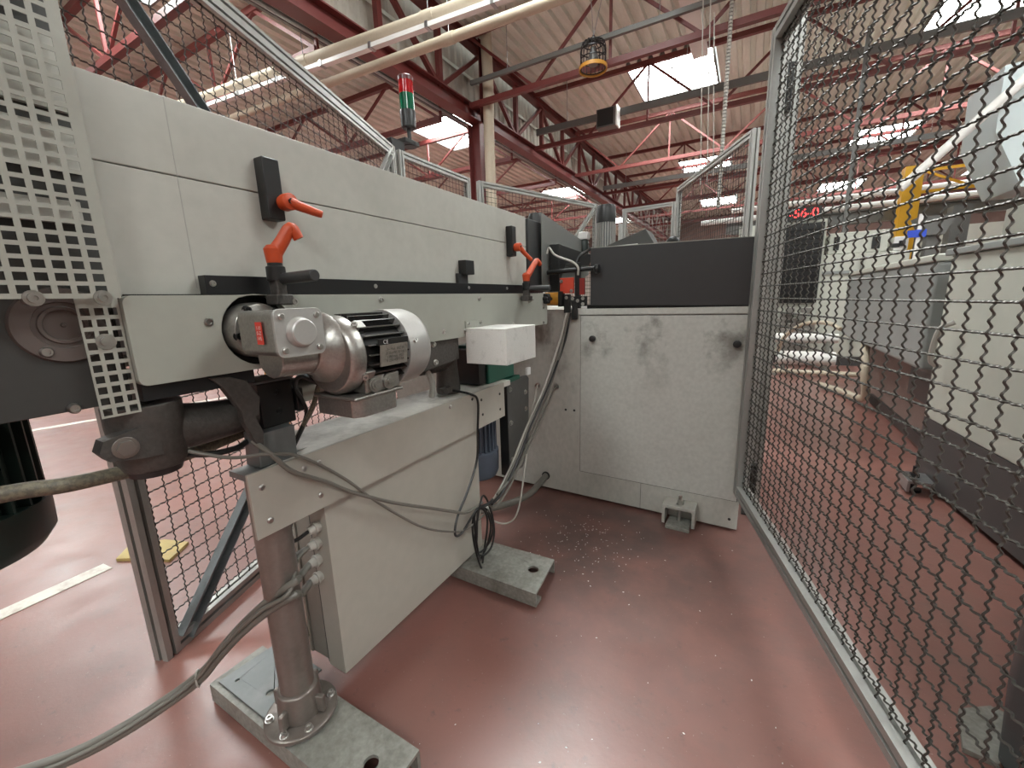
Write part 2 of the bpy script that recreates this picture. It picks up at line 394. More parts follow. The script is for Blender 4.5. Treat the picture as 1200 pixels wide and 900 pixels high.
# column and duct
def hbeam(mb, x, y, z0, z1, w=.26, t=.016):
    mb.box((x - w / 2, y - w / 2, z0), (x - w / 2 + t, y + w / 2, z1)); mb.box((x + w / 2 - t, y - w / 2, z0), (x + w / 2, y + w / 2, z1))
    mb.box((x - w / 2 + t, y - t / 2, z0), (x + w / 2 - t, y + t / 2, z1)); return mb
T = Thing('steel_column', 'dark red steel column carrying the roof girder, behind the signal lamp', 'column', (GX, 7.75, 0))
T.part('shaft', hbeam(MB(), GX, 7.75, 0.02, 4.49, .28), M_red)
T.part('upper_shaft', hbeam(MB(), GX + .19, 7.75, 4.49, 5.95, .12), M_red)
mb = MB(); mb.box((GX - .2, 7.55, 0), (GX + .2, 7.95, .02)); T.part('base_plate', mb, M_red)
mb = MB(); mb.tube([(GX + .37, 7.60, 0.0), (GX + .37, 7.60, 2.5), (GX + .365, 7.60, 4.2), (GX + .39, 7.59, 5.0), (GX + .37, 7.60, 6.0)], .105, 16)
solo('vertical_pipe', mb, M_cream, 'cream lagged vertical pipe strapped beside the dark red column', 'pipe', (GX + .37, 7.6, 0))
# cream pipes and white tray overhead
def pipeline(label, pts, r, m, sleeves=()):
    T = Thing('overhead_pipe', label, 'pipe', pts[0], 'cream overhead pipes')
    mb = MB(); mb.tube(pts, r, 14, False); T.part('pipe_run', mb, m)
    for t in sleeves:
        p = V(pts[0]).lerp(V(pts[-1]), t); d = (V(pts[-1]) - V(pts[0])).normalized()
        mb = MB(); mb.cyl(p - d * .08, p + d * .08, r * 1.12); T.part('pipe_sleeve', mb, m)
        mb = MB(); mb.cyl(p + V((0, 0, r)), (p.x, p.y, ZR if p.x > GX else ZL), .006, n=6); T.part('hanger_rod', mb, M_galv)
pipeline('cream pipe slung under the roof above the signal lamp, upper of two', [(-1.9, 4.6, 4.27), (-10, 3.75, 4.27)], .06, M_cream, (.2, .45, .62, .8))
pipeline('cream pipe slung under the roof above the signal lamp, lower of two', [(3, 5.15, 4.2), (-10, 4.43, 4.2)], .06, M_cream, (.25, .5, .7))
T = Thing('light_trunking', 'white enamel trunking with clips hung along the cream pipes', 'cable trunking', (-5, 4.3, 4.1))
mb = MB(); mb.bar((-2.2, 4.47, 4.12), (-9.8, 3.80, 4.12), .08, .05); T.part('trunking_body', mb, M_tray)
for i in range(9):
    p = V((-2.2, 4.47, 4.12)).lerp(V((-9.8, 3.80, 4.12)), (i + .5) / 9); mb = MB(); mb.bar(p + V((-.02, 0, 0)), p + V((.02, 0, 0)), .10, .07); T.part('clip', mb, M_galv)
T = Thing('cable_tray', 'long grey cable tray under the left roof beside the girder', 'cable tray', (-6, 4.2, 4.6))
mb = MB(); mb.bar((-5.45, -3, 4.6), (-5.45, 24, 4.6), .05, .09); T.part('tray', mb, M_greytray)
mb = MB(); mb.tube([(-5.36, -3, 4.55), (-5.36, 24, 4.55)], .02, 6, False); T.part('conduit', mb, M_galv)
for lab, y, z, h_ in (('grey cable tray crossing overhead in front of the caged lamp', 7.28, 5.0, .07), ('grey cable tray crossing overhead carrying the square loudspeaker', 10.1, 5.0, .14),
                      ('grey cable tray crossing high up behind the far skylight', 15.5, 4.8, .14)):
    T = Thing('cable_tray', lab, 'cable tray', (0, y, z), 'grey overhead cable trays')
    mb = MB(); mb.bar((GX + .2, y, z), (14, y, z), .06, h_); T.part('tray', mb, M_greytray)
    for i in range(7): 
        mb = MB(); x = GX + 1 + i * 2.6; mb.cyl((x, y, z + h_ / 2), (x, y, ZR), .006, n=6); T.part('hanger_rod', mb, M_galv)
# caged lamp with yellow guard, on two wires
c = V((-2.37, 6.95, 4.60))
T = Thing('caged_lamp', 'round wire-caged lamp with a yellow guard ring hanging from the roof', 'lamp', c)
mb = MB()
for i in range(18):
    q = i * math.pi / 9; mb.tube([c + V((.19 * math.cos(q), .19 * math.sin(q), z)) for z in (-.14, .0, .10)] + [c + V((.16 * math.cos(q), .16 * math.sin(q), .2)), c + V((.03 * math.cos(q), .03 * math.sin(q), .23))], .006, 5)
for z, r in ((-.14, .19), (-.02, .19), (.10, .19), (.19, .155)):
    mb.tube([c + V((r * math.cos(q * math.pi / 12), r * math.sin(q * math.pi / 12), z)) for q in range(25)], .009, 5, False)
T.part('wire_cage', mb, M_blackm)
mb = MB(); mb.lathe(c + V((0, 0, -.17)), (0, 0, 1), [(0, .215), (.05, .215), (.05, .20), (0, .20), (0, .215)], 28, False); T.part('guard_ring', mb, mat('dull_orange_ring', (.50, .24, .03), .5))
mb = MB(); mb.lathe(c + V((0, 0, -.1)), (0, 0, 1), [(0, .07), (.10, .08), (.24, .04)], 20); T.part('lamp_body', mb, M_greytray)
mb = MB(); mb.cyl(c + V((0, 0, .22)), c + V((0, 0, .30)), .02); T.part('top_hook', mb, M_blackm)
for s_ in (-.05, .15):
    mb = MB(); mb.cyl(c + V((0, 0, .29)), (c.x + s_ * 2, c.y, ZR), .006, n=6); T.part('suspension_wire', mb, M_galv)
# loudspeaker box
p = V((-3.05, 9.94, 4.86))
T = Thing('loudspeaker', 'small dark square loudspeaker fixed below the overhead cable tray', 'loudspeaker', p)
mb = MB(); mb.box(p - V((.22, .12, .19)), p + V((.22, .12, .19))); T.part('housing', mb, M_greytray, bevel=.01)
mb = MB(); mb.box(p - V((.19, .13, .16)), p + V((.17, -.12, .17))); T.part('grille', mb, M_black)
mb = MB(); mb.box(p + V((.22, -.14, -.2)), p + V((.25, .12, .2))); T.part('side_bracket', mb, M_tray)
# white pendant light tube hanging on the right and drop chains
T = Thing('strip_light', 'long white strip light fitting hung under the roof, pointing away beside the bright skylight', 'lamp', (-1.1, 7, 5.3))
mb = MB(); mb.bar((-1.12, 5.4, 5.3), (-1.12, 9.3, 5.3), .26, .09); T.part('fitting', mb, M_tray, bevel=.01)
for y_ in (5.8, 8.8):
    mb = MB(); mb.cyl((-1.12, y_, 5.33), (-1.12, y_, ZR), .006, n=6); T.part('hanger_rod', mb, M_galv)
cw = [(-.87, 7.0, 2.6, 5.9), (-.78, 7.0, 2.6, 5.9), (-.70, 7.0, 2.7, 4.7)]
for i, (x, y, z0, z1) in enumerate(cw):
    mb = MB(); mb.tube([(x, y, z1), (x + .03, y, (z0 + z1) / 2 + .4), (x + .10, y + .2, z0)], .008, 6)
    solo('drop_cable', mb, M_cabl_l, ['pale cable dropping from the roof, nearest the strip light', 'pale cable dropping from the roof just right of its twin', 'short pale cable dropping from the truss beside the chain'][i], 'cable', (x, y, z0), 'drop cables by the strip light')
T = Thing('hanging_hose', 'pale corrugated hose hanging from the truss beside the skylight', 'hose', (-.515, 7.1, 2.0))
mb = MB()
for i in range(60): mb.cyl((-.515, 7.28, 4.95 - i * .045), (-.515, 7.28, 4.95 - i * .045 - .028), .030, n=8)
T.part('hose_rings', mb, M_cabl_l)
mb = MB(); mb.cyl((-.515, 7.28, 4.97), (-.515, 7.28, 2.25), .02, n=8); T.part('hose_core', mb, M_greytray)

# ------------------------------------------------------------ aluminium extrusions and fences
def extr_profile(a, b, slots_a=1, slots_b=1, sl=.010, dp=.012):
    # rectangle a x b with slots on every side
    pts = []
    def side(L, n):
        out = [(0, 0)]
        for i in range(n):
            c_ = L * (i + .5) / n; out += [(c_ - sl / 2, 0), (c_ - sl / 2, dp), (c_ + sl / 2, dp), (c_ + sl / 2, 0)]
        return out
    for k_, (L, n) in enumerate(((a, slots_a), (b, slots_b), (a, slots_a), (b, slots_b))):
        for u, v in side(L, n):
            if k_ == 0: p_ = (u, v)
            elif k_ == 1: p_ = (a - v, u)
            elif k_ == 2: p_ = (a - u, b - v)
            else: p_ = (v, b - u)
            pts.append((p_[0] - a / 2, p_[1] - b / 2))
    return pts
def extr(mb, p0, p1, a, b, ax, sa=1, sb=1):
    p0, p1 = V(p0), V(p1); d = (p1 - p0).normalized(); ax = V(ax); ax = (ax - d * ax.dot(d)).normalized(); ay = d.cross(ax)
    return mb.prism(extr_profile(a, b, sa, sb), p0, ax, ay, d, (p1 - p0).length)
def wire_mesh(P, D, s0, s1, z0, z1, pitch=.043, r=.0022, A=.0024, per=2.5, spp=6, n=4):
    """woven crimped wire mesh in the vertical plane through P along D"""
    P = V(P); D = V(D); Nn = V((-D.y, D.x, 0)); U = V((0, 0, 1)); mb = MB()
    vs, fs = mb.v, mb.f
    ns = int((s1 - s0) / pitch); nz = int((z1 - z0) / pitch)
    def strand(vert, idx):
        L = (z1 - z0) if vert else (s1 - s0); m = int(L / pitch * per * spp); c0 = (s0 + (idx + .5) * pitch) if vert else (z0 + (idx + .5) * pitch)
        o = len(vs)
        for i in range(m + 1):
            t = L * i / m; ph = 2 * math.pi * per * (t / pitch - .5)
            w_ = (1 if vert else -1) * (1 if idx % 2 == 0 else -1) * math.cos(ph)
            off = A * w_
            c_ = P + D * (c0 if vert else s0 + t) + U * ((z0 + t) if vert else c0) + Nn * off
            side = D if vert else U
            for q in ((1, 0), (0, 1), (-1, 0), (0, -1)):
                v_ = c_ + side * (r * q[0]) + Nn * (r * q[1]); vs.append((v_.x, v_.y, v_.z))
        for i in range(m):
            for k_ in range(4):
                fs.append((o + i * 4 + k_, o + i * 4 + (k_ + 1) % 4, o + i * 4 + 4 + (k_ + 1) % 4, o + i * 4 + 4 + k_))
    for i in range(ns): strand(True, i)
    for i in range(nz): strand(False, i)
    return mb
def flat_mesh(P, D, s0, s1, z0, z1, pitch=.043, r=.0023):
    P = V(P); D = V(D); mb = MB()
    for i in range(int((s1 - s0) / pitch)):
        s = s0 + (i + .5) * pitch; mb.tube([P + D * s + V((0, 0, z0)), P + D * s + V((0, 0, z1))], r, 4, False)
    for i in range(int((z1 - z0) / pitch)):
        z = z0 + (i + .5) * pitch; mb.tube([P + D * s0 + V((0, 0, z)), P + D * s1 + V((0, 0, z))], r, 4, False)
    return mb
def dirv(a): return V((math.sin(R(a)), math.cos(R(a)), 0))
W = .045
def fence(label, P, D, L, z0, z1, m=M_alu, wires=M_wire, near=True, braces=(), pitch=.043, group=None, top=W):
    P = V(P); D = V(D); Nn = V((-D.y, D.x, 0)); U = V((0, 0, 1))
    T = Thing('mesh_fence', label, 'fence', P + U * z0, group or 'aluminium framed mesh fences')
    for s in (W / 2, L - W / 2):
        mb = MB(); extr(mb, P + D * s + U * z0, P + D * s + U * z1, W, W, D); T.part('upright', mb, m)
    for z, h_ in ((z0 + W / 2, W), (z1 - top / 2, top)):
        mb = MB(); extr(mb, P + D * W + U * z, P + D * (L - W) + U * z, h_, W, U, 2 if h_ > W else 1); T.part('rail', mb, m)
    for (sa, za, sb, zb, mm) in braces:
        a = P + D * sa + U * za + Nn * -.0; b = P + D * sb + U * zb
        d = (b - a).normalized(); side = Nn.cross(d).normalized(); c_ = (a + b) / 2; h = (b - a).length / 2
        mb = MB(); t = .002
        off = -Nn * .0
        mb.obox(c_ - Nn * .008, side, Nn, d, (.02, t, h))
        for q in (-1, 1): mb.obox(c_ + side * (.02 * q) - Nn * .022, side, Nn, d, (t, .014, h))
        T.part('diagonal_brace', mb, mm)
    f_ = wire_mesh if near else flat_mesh
    T.part('wire_mesh', f_(P, D, W - .005, L - W + .005, z0 + W - .005, z1 - W + .005, pitch), wires, ang=60)
    return T
# right-hand door panel, very near the camera
DR = -dirv(-15)
fence('wire mesh door in an aluminium frame, filling the right side close to the camera', (.02, 1.84, 0), DR, 2.6, .185, 1.86, wires=M_wireg)
# left fence behind the conveyor
DL = dirv(-22)
fence('tall aluminium framed mesh panel with steel diagonal braces standing behind the long conveyor', (-1.41, .365, 0), DL, 2.05, 0.0, 2.03,
      braces=((.06, .03, 1.02, .92, M_galvdark), (.06, 2.0, 1.02, 1.05, M_galvdark), (1.62, 1.62, 2.0, 1.99, M_alu)), pitch=.048, top=.07)
PL1 = V((-1.41, .365, 0)) + DL * 2.08
def between(label, p, q, z1=2.03, z0=.0, near=False, m=M_alu, wires=M_wire, braces=()):
    p, q = V(p), V(q); return fence(label, p, (q - p).normalized(), (q - p).length, z0, z1, m, wires, near, braces)
between('low aluminium mesh panel carrying the signal lamp, behind the conveyor top', PL1 + V((0, .03, 0)), (-2.19, 3.17, 0))
between('aluminium mesh panel angled toward the dark vertical motor, with a corner brace', (-2.16, 3.27, 0), (-1.60, 4.86, 0), braces=((1.25, 1.6, 1.64, 2.0, M_alu),))
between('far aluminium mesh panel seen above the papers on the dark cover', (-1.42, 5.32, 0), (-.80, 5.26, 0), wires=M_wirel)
between('slanting aluminium mesh panel between the dark cover and the right mesh door', (-.69, 4.63, 0), (-.04, 3.32, 0), wires=M_wire)
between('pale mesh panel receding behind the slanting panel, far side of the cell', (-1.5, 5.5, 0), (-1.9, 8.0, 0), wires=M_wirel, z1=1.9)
def post(label, x, y, D, z1=2.05, a=.045, b=.045, m=M_alu, sa=1, sb=1):
    T = Thing('fence_post', label, 'post', (x, y, 0))
    mb = MB(); extr(mb, (x, y, .006), (x, y, z1), a, b, D, sa, sb); T.part('upright', mb, m)
    mb = MB(); mb.box((x - .04, y - .04, 0), (x + .04, y + .04, .006)); T.part('foot_plate', mb, M_blackm)
post('grey aluminium post just behind the hinge side of the right mesh door', .078, 2.06, DR, 2.05, .045, .045)
T = Thing('door_hinge_block', 'black hinge block low on the post behind the mesh door', 'hinge', (.065, 2.0, .12))
mb = MB(); mb.box((.045, 2.0, .12), (.085, 2.045, .25)); T.part('block', mb, M_black, bevel=.004)
mb = MB()
for z in (.15, .22): mb.cyl((.065, 1.985, z), (.065, 2.005, z), .018)
T.part('knuckle', mb, M_black)
mb = MB(); mb.box((.05, 2.0, 1.66), (.08, 2.04, 1.82)); solo('lock_box', mb, M_black, 'black safety switch box high on the post behind the mesh door', 'switch', (.065, 2.02, 1.66), bevel=.004)

# ------------------------------------------------------------ signal lamp
x, y = -2.285, 2.57
T = Thing('signal_lamp', 'red and green stacked signal lamp on a black arm above the mesh panel', 'signal lamp', (x, y, 2.03))
mb = MB(); mb.box((x - .05, y - .10, 2.135), (x + .05, y + .05, 2.165)); mb.lathe((x, y, 2.13), (0, 0, 1), [(0, .05), (.03, .055), (.045, .02)]); T.part('bracket', mb, M_black, bevel=.004)
mb = MB(); mb.box((x - .02, y - .22, 2.03), (x + .03, y - .09, 2.135)); T.part('clamp', mb, M_black, bevel=.006)
mb = MB(); mb.cyl((x, y, 2.165), (x, y, 2.28), .015); T.part('stem', mb, M_black)
mb = MB(); mb.lathe((x, y, 2.252), (0, 0, 1), [(0, .042), (.01, .053), (.11, .058), (.12, .055)]); T.part('base', mb, M_black)
mb = MB(); mb.lathe((x, y, 2.372), (0, 0, 1), [(0, .053), (.108, .053)]); T.part('green_lens', mb, M_greenlens, label='green lens')
mb = MB(); mb.lathe((x, y, 2.48), (0, 0, 1), [(0, .053), (.085, .053)]); T.part('red_lens', mb, M_redlens, label='red lens')
mb = MB(); mb.lathe((x, y, 2.565), (0, 0, 1), [(0, .055), (.025, .055), (.033, .048)]); T.part('cap', mb, mat('dark_red_cap', (.10, .015, .015), .3))

# ------------------------------------------------------------ conveyor: hood
XH = -.84
T = Thing('conveyor_hood', 'long warm grey sheet metal hood on top of the conveyor with black latch blocks', 'machine cover', (-.98, .9, 1.03))
mb = MB(); mb.box((-1.12, .262, 1.0225), (XH, 1.62, 1.215)); T.part('lower_panel', mb, M_panel, bevel=.002)
mb = MB(); mb.box((-1.12, .262, 1.2165), (XH, 1.62, 1.335)); T.part('upper_panel', mb, M_panel, bevel=.002)
for y_ in (.372,):
    mb = MB(); mb.box((XH, y_, 1.035), (XH + .0004, y_ + .0012, 1.333)); T.part('seam', mb, mat('panel_seam', (.38, .37, .34), .5))
def latch(y0, y1, z0, z1, pv, tip):
    mb = MB(); mb.box((XH, y0, z0), (XH + .028, y1, z1)); b = T.part('latch_block', mb, M_black, bevel=.003)
    mb = MB(); lever_mesh(mb, pv, tip); T.part('clamp_lever', mb, M_orange, b, label='orange clamp lever', bevel=.001)
    mb = MB(); mb.cyl(V(pv) + V((.018, 0, 0)), V(pv) + V((.021, 0, 0)), .006); T.part('lever_screw', mb, M_blackm, b)
def lever_mesh(mb, pv, tip, axis=V((1, 0, 0)), r=.016):
    pv, tip = V(pv), V(tip); d = (tip - pv); L = d.length; d.normalize(); s_ = axis.cross(d).normalized()
    mb.lathe(pv - axis * .012, axis, [(0, r * .85), (.012, r), (.028, r), (.03, r * .8)], 18)
    P_ = [pv + d * (L * t) + axis * (.012 + .03 * t ** 1.3) for t in (0.0, .3, .6, .9, 1.0)]
    mb.tube(P_, lambda u: .0105 - .004 * u, 10)
latch(.503, .537, 1.165, 1.277, (XH + .036, .535, 1.198), (XH + .036, .583, 1.178))
latch(1.452, 1.486, 1.165, 1.277, (XH + .036, 1.475, 1.198), (XH + .036, 1.517, 1.150))
mb = MB(); mb.box((XH, 1.135, 1.085), (XH + .03, 1.185, 1.13)); b = T.part('stop_block', mb, M_black, bevel=.002)
mb = MB(); mb.box((XH, 1.118, 1.055), (XH + .012, 1.170, 1.088)); c_ = T.part('stop_bracket', mb, M_dark, b)
# ------------------------------------------------------------ conveyor beam: cover strip, rail, screws
XS = -.80
T = Thing('conveyor_beam', 'long grey conveyor side beam with rounded end, screws and a black rail along its top', 'conveyor', (-.95, 1.0, .89))
zc, yc = .958, .447
outer = rrect(.255, .885, 1.74, 1.022, .012)
mb = MB(); mb.prism(outer, (XS - .02, 0, 0), (0, 1, 0), (0, 0, 1), (1, 0, 0), .02, holes=[circ(yc, zc, .066)[::-1]]); T.part('cover_strip', mb, M_strip, bevel=.004)
mb = MB(); mb.box((-1.10, .255, .89), (-1.08, 1.74, 1.02)); T.part('rear_strip', mb, M_strip)
mb = MB(); mb.box((-1.06, .27, .93), (XS - .04, 1.73, 1.025)); mb.box((-.92, .345, .887), (XS - .032, .56, .93)); T.part('inner_channel', mb, M_black)
mb = MB(); mb.box((-1.0, .26, .86), (XS - .012, .43, .895)); T.part('underside_bracket', mb, M_blackm)
mb = MB(); mb.box((XS - .035, .374, 1.0235), (XS - .012, 1.72, 1.056)); r_ = T.part('top_rail', mb, M_blackm, bevel=.001)
for y_ in (.385, .75, 1.15, 1.40):
    mb = MB(); screw(mb, (XS - .012, y_, 1.042), (1, 0, 0), .004, .003); T.part('rail_screw', mb, M_steel, r_)
for y_, z_ in ((.363, .977), (.752, 1.009), (1.19, 1.005), (1.56, .99), (1.70, .895), (1.70, .96), (.99, .91), (1.10, .905), (1.42, .905)):
    mb = MB(); screw(mb, (XS, y_, z_), (1, 0, 0), .0055, .005); T.part('cap_screw', mb, M_steel)
mb = MB(); mb.prism([(.86, .885), (1.08, .885), (1.08, .815), (.90, .80), (.86, .84)], (XS - .03, 0, 0), (0, 1, 0), (0, 0, 1), (1, 0, 0), .016); b = T.part('gusset_plate', mb, M_castdk, bevel=.002)
for y_, z_ in ((.885, .84), (.96, .82), (.955, .875)):
    mb = MB(); screw(mb, (XS - .014, y_, z_), (1, 0, 0), .007, .006); T.part('gusset_screw', mb, M_steel, b)
# clamp posts with orange lever
def clamp_post(label, y, z0, px, rod, lever):
    T = Thing('clamp_post', label, 'clamp', (px, y, z0), 'clamps with orange levers')
    mb = MB(); mb.bar((px, y, z0), (px, y, z0 + .062), .020, .026); mb.box((px - .02, y - .016, z0), (px + .018, y + .018, z0 + .02)); T.part('post', mb, M_castdk, bevel=.004)
    mb = MB(); mb.lathe((px, y, z0 + .045), (0, 0, 1), [(0, .0165), (.025, .0165), (.027, .013), (.032, .013)]); T.part('collar', mb, M_black)
    mb = MB(); mb.cyl((px, y + .005, z0 + .048), V((px, y + .005, z0 + .048)) + V(rod), .0105); T.part('cross_rod', mb, M_dark, bevel=.002)
    mb = MB(); mb.cyl((px, y, z0 + .07), (px, y, z0 + .09), .006); T.part('stud', mb, M_steel)
    mb = MB(); p_ = V((px, y, z0 + .077)); mb.lathe(p_, (0, 0, 1), [(0, .0135), (.025, .016), (.032, .010)], 16)
    mb.tube([p_ + V((0, 0, .015)), p_ + V(lever) * .35 + V((0, 0, .022)), p_ + V(lever) * .75 + V((0, 0, .03)), p_ + V(lever)], lambda u: .014 - .0045 * u, 10)
    T.part('clamp_lever', mb, M_orange, label='orange clamp lever', bevel=.001)
    mb = MB(); screw(mb, (px + .014, y + .018, z0 + .006), (1, 0, 0), .006, .006); T.part('clamp_screw', mb, M_steel)
clamp_post('dark clamp with upright orange lever and side rod above the gear motor', .478, 1.002, -.775, (.105, .0, .002), (.022, .040, .045))
clamp_post('dark clamp with orange lever at the far end of the conveyor beam', 1.492, .992, -.775, (.10, .0, .0), (.012, .10, .068))

# ------------------------------------------------------------ gear motor
T = Thing('gear_motor', 'silver gear motor with black finned body and pale fan cover bolted to the conveyor beam', 'motor', (-.70, .5, .82))
mb = MB(); mb.lathe((XS - .03, .437, .958), (1, 0, 0), [(0, .040), (.012, .050), (.045, .050), (.055, .047), (.058, .030), (.10, .030)], 36); fl = T.part('output_flange', mb, M_cast, bevel=.001)
for q in (50, 120, 190, 260, 330):
    mb = MB(); p_ = V((XS + .022, .437 + .043 * math.cos(R(q)), .958 + .043 * math.sin(R(q)))); screw(mb, p_, (1, 0, 0), .006, .008); T.part('flange_screw', mb, M_blackm, fl)
mb = MB(); mb.prism(rrect(.382, .920, .464, .994, .010), (-.745, 0, 0), (0, 1, 0), (0, 0, 1), (1, 0, 0), .10); hs = T.part('gearbox_housing', mb, M_cast, bevel=.003)
mb = MB(); mb.cyl((-.70, .40, .915), (-.70, .53, .915), .036, .040); mb.lathe((-.70, .465, .92), (0, 1, 0), [(0, .044), (.015, .052), (.025, .064), (.04, .068)], 36); T.part('input_housing', mb, M_cast, bevel=.002)
mb = MB(); mb.prism(rrect(.380, .918, .466, .996, .012), (-.646, 0, 0), (0, 1, 0), (0, 0, 1), (1, 0, 0), .006); cv = T.part('gearbox_cover', mb, M_fan, hs, bevel=.0015)
mb = MB(); mb.lathe((-.640, .423, .957), (1, 0, 0), [(0, .026), (.003, .0235), (.010, .0225), (.012, .020)], 32); T.part('round_boss', mb, M_fan, hs, bevel=.001)
for dy in (.392, .454):
    for dz in (.930, .984):
        mb = MB(); mb.lathe((-.640, dy, dz), (1, 0, 0), [(0, .0052), (.003, .0052), (.004, .004)], 14); T.part('cover_screw', mb, M_steel, hs)
mb = MB(); mb.box((-.692, .3792, .940), (-.674, .3798, .976)); T.part('red_label', mb, M_redlab, hs, label='red printed label')
mb = text_mb('110\n0-Z\n145', .0085, (-.683, .3791, .958), (1, 0, 0), (0, 0, 1), (0, -1, 0), .0003); T.part('label_print', mb, M_white, hs)
# motor
mx, mz = -.69, .904
mb = MB(); mb.lathe((mx, .500, mz), (0, 1, 0), [(0, .068), (.008, .075), (.030, .0765), (.036, .070)], 40); ef = T.part('end_flange', mb, M_cast, bevel=.002)
mb = MB(); mb.cyl((mx, .53, mz), (mx, .65, mz), .065, n=36); st = T.part('stator', mb, M_black)
for i in range(26):
    q = R(i * 360 / 26)
    if 228 < math.degrees(q) < 312: continue
    a_ = V((math.cos(q), 0, math.sin(q))); b_ = V((-math.sin(q), 0, math.cos(q)))
    mb = MB(); mb.obox(V((mx, .592, mz)) + a_ * .070, a_, V((0, 1, 0)), b_, (.0085, .056, .0014)); T.part('cooling_fin', mb, mat('polished_fin', (.16, .155, .15), .25, .9), st)
for q in (48, 132, -30):
    a_ = V((math.cos(R(q)), 0, math.sin(R(q)))); b_ = V((-math.sin(R(q)), 0, math.cos(R(q))))
    mb = MB(); mb.obox(V((mx, .540, mz)) + a_ * .071, a_, V((0, 1, 0)), b_, (.008, .012, .009)); T.part('mounting_lug', mb, M_cast, st, bevel=.002)
    mb = MB(); screw(mb, V((mx, .530, mz)) + a_ * .073, (a_ + V((0, -.3, 0))), .006, .009); T.part('lug_screw', mb, M_steel, st)
mb = MB(); mb.lathe((mx, .640, mz), (0, 1, 0), [(0, .077), (.0, .083), (.055, .083), (.068, .079), (.077, .069), (.080, .05)], 44); fc = T.part('fan_cover', mb, M_fan)
mb = MB(); screw(mb, (mx + .0805, .657, mz + .018), (1, 0, .3), .0045, .004); T.part('cover_screw', mb, M_steel, fc)
# name plate
O_ = V((mx + .0795, .596, mz - .004)); 
mb = MB(); mb.obox(O_, (0, 1, 0), (.12, 0, .99), (.99, 0, -.12), (.036, .021, .0012)); npl = T.part('name_plate', mb, M_label, label='engraved metal rating plate')
mb = MB(); mb.obox(O_ + V((-.001, .002, .026)), (0, 1, 0), (.12, 0, .99), (.99, 0, -.12), (.040, .0065, .0012)); T.part('marking_strip', mb, M_black, npl)
mb = text_mb('CE', .011, O_ + V((.0004, -.020, .026)), (0, 1, 0), (0, 0, 1), (1, 0, 0), .0006); T.part('ce_mark', mb, M_white, npl)
mb = text_mb('3~ Mot  IEC 34\n0.25 kW  50 Hz\n1380/min  IP55\nV 230/400 0.8A', .0075, O_ + V((.0008, .002, 0)), (0, 1, 0), (.12, 0, .99), (1, 0, 0), .001); T.part('plate_print', mb, M_dark, npl)
# terminal box below
mb = MB(); mb.box((mx - .045, .535, .828), (mx + .060, .625, .862)); tb = T.part('terminal_base', mb, M_cast, bevel=.004)
for y_ in (.556, .592):
    mb = MB(); mb.lathe((mx + .060, y_, .845), (1, 0, 0), [(0, .0165), (.005, .0165), (.005, .012), (.007, .012), (.007, .007), (.009, .007)], 24); T.part('blanking_plug', mb, M_cast, tb)
mb = MB(); mb.box((mx - .055, .500, .821), (mx + .068, .625, .828)); mb.prism([(-.05, .505), (.050, .505), (.064, .525), (.064, .605), (.05, .62), (-.05, .62)], (mx, 0, .786), (1, 0, 0), (0, 1, 0), (0, 0, 1), .036); T.part('terminal_cover', mb, M_cast, tb, bevel=.003)

# ------------------------------------------------------------ white box on the beam
T = Thing('junction_box', 'speckled white sheet metal box hanging on the outside of the conveyor beam', 'box', (-.72, 1.2, .8))
mb = MB(); mb.box((XS, 1.10, .797), (-.645, 1.302, .912)); T.part('box_body', mb, M_box, bevel=.0015)
mb = MB(); mb.box((XS, 1.10, .912), (XS + .004, 1.20, .935)); T.part('fixing_lug', mb, M_strip)
for y_ in (1.115, 1.185):
    mb = MB(); screw(mb, (XS + .004, y_, .926), (1, 0, 0), .005, .005); T.part('lug_screw', mb, M_steel)

# ------------------------------------------------------------ perforated guards and dark plate on the far left
def perforated(x, y0, y1, z0, z1, pitch, pz, hole, hz, marg, t=.0015):
    mb = MB(); ny = max(1, int((y1 - y0 - marg) / pitch)); nz = max(1, int((z1 - z0 - marg * .6) / pz))
    oy = y1 - marg - ny * pitch; oz = z0 + marg * .35
    def q4(a, b_, c_, d): 
        for xx in (x, x + t):
            mb.add([(xx, *a), (xx, *b_), (xx, *c_), (xx, *d)], [(0, 1, 2, 3)])
    q4((y0, z0), (oy, z0), (oy, z1), (y0, z1)); q4((oy + ny * pitch, z0), (y1, z0), (y1, z1), (oy + ny * pitch, z1))
    q4((oy, z0), (oy + ny * pitch, z0), (oy + ny * pitch, oz), (oy, oz)); q4((oy, oz + nz * pz), (oy + ny * pitch, oz + nz * pz), (oy + ny * pitch, z1), (oy, z1))
    g = (pitch - hole) / 2; gz = (pz - hz) / 2
    for i in range(ny):
        for k_ in range(nz):
            a0, b0 = oy + i * pitch, oz + k_ * pz; a1, b1 = a0 + pitch, b0 + pz; c0, d0, c1, d1 = a0 + g, b0 + gz, a1 - g, b1 - gz
            q4((a0, b0), (a1, b0), (c1, d0), (c0, d0)); q4((a1, b0), (a1, b1), (c1, d1), (c1, d0))
            q4((a1, b1), (a0, b1), (c0, d1), (c1, d1)); q4((a0, b1), (a0, b0), (c0, d0), (c0, d1))
            for (u0, v0), (u1, v1) in (((c0, d0), (c1, d0)), ((c1, d0), (c1, d1)), ((c1, d1), (c0, d1)), ((c0, d1), (c0, d0))):
                mb.add([(x, u0, v0), (x + t, u0, v0), (x + t, u1, v1), (x, u1, v1)], [(0, 1, 2, 3)])
    mb.box((x, y0 - .0005, z0 - .0003), (x + t, y1, z0)); mb.box((x, y1, z0), (x + t, y1 + .0005, z1))
    return mb
T = Thing('perforated_guard', 'grey square-hole perforated guard sheet at the far left edge, upper wide sheet', 'machine guard', (-.79, 0, 1.0))
M_perf = mat('perforated_sheet_grey', (.36, .36, .315), .45, spots=(.28, .28, .24), amt=.4, scale=8)
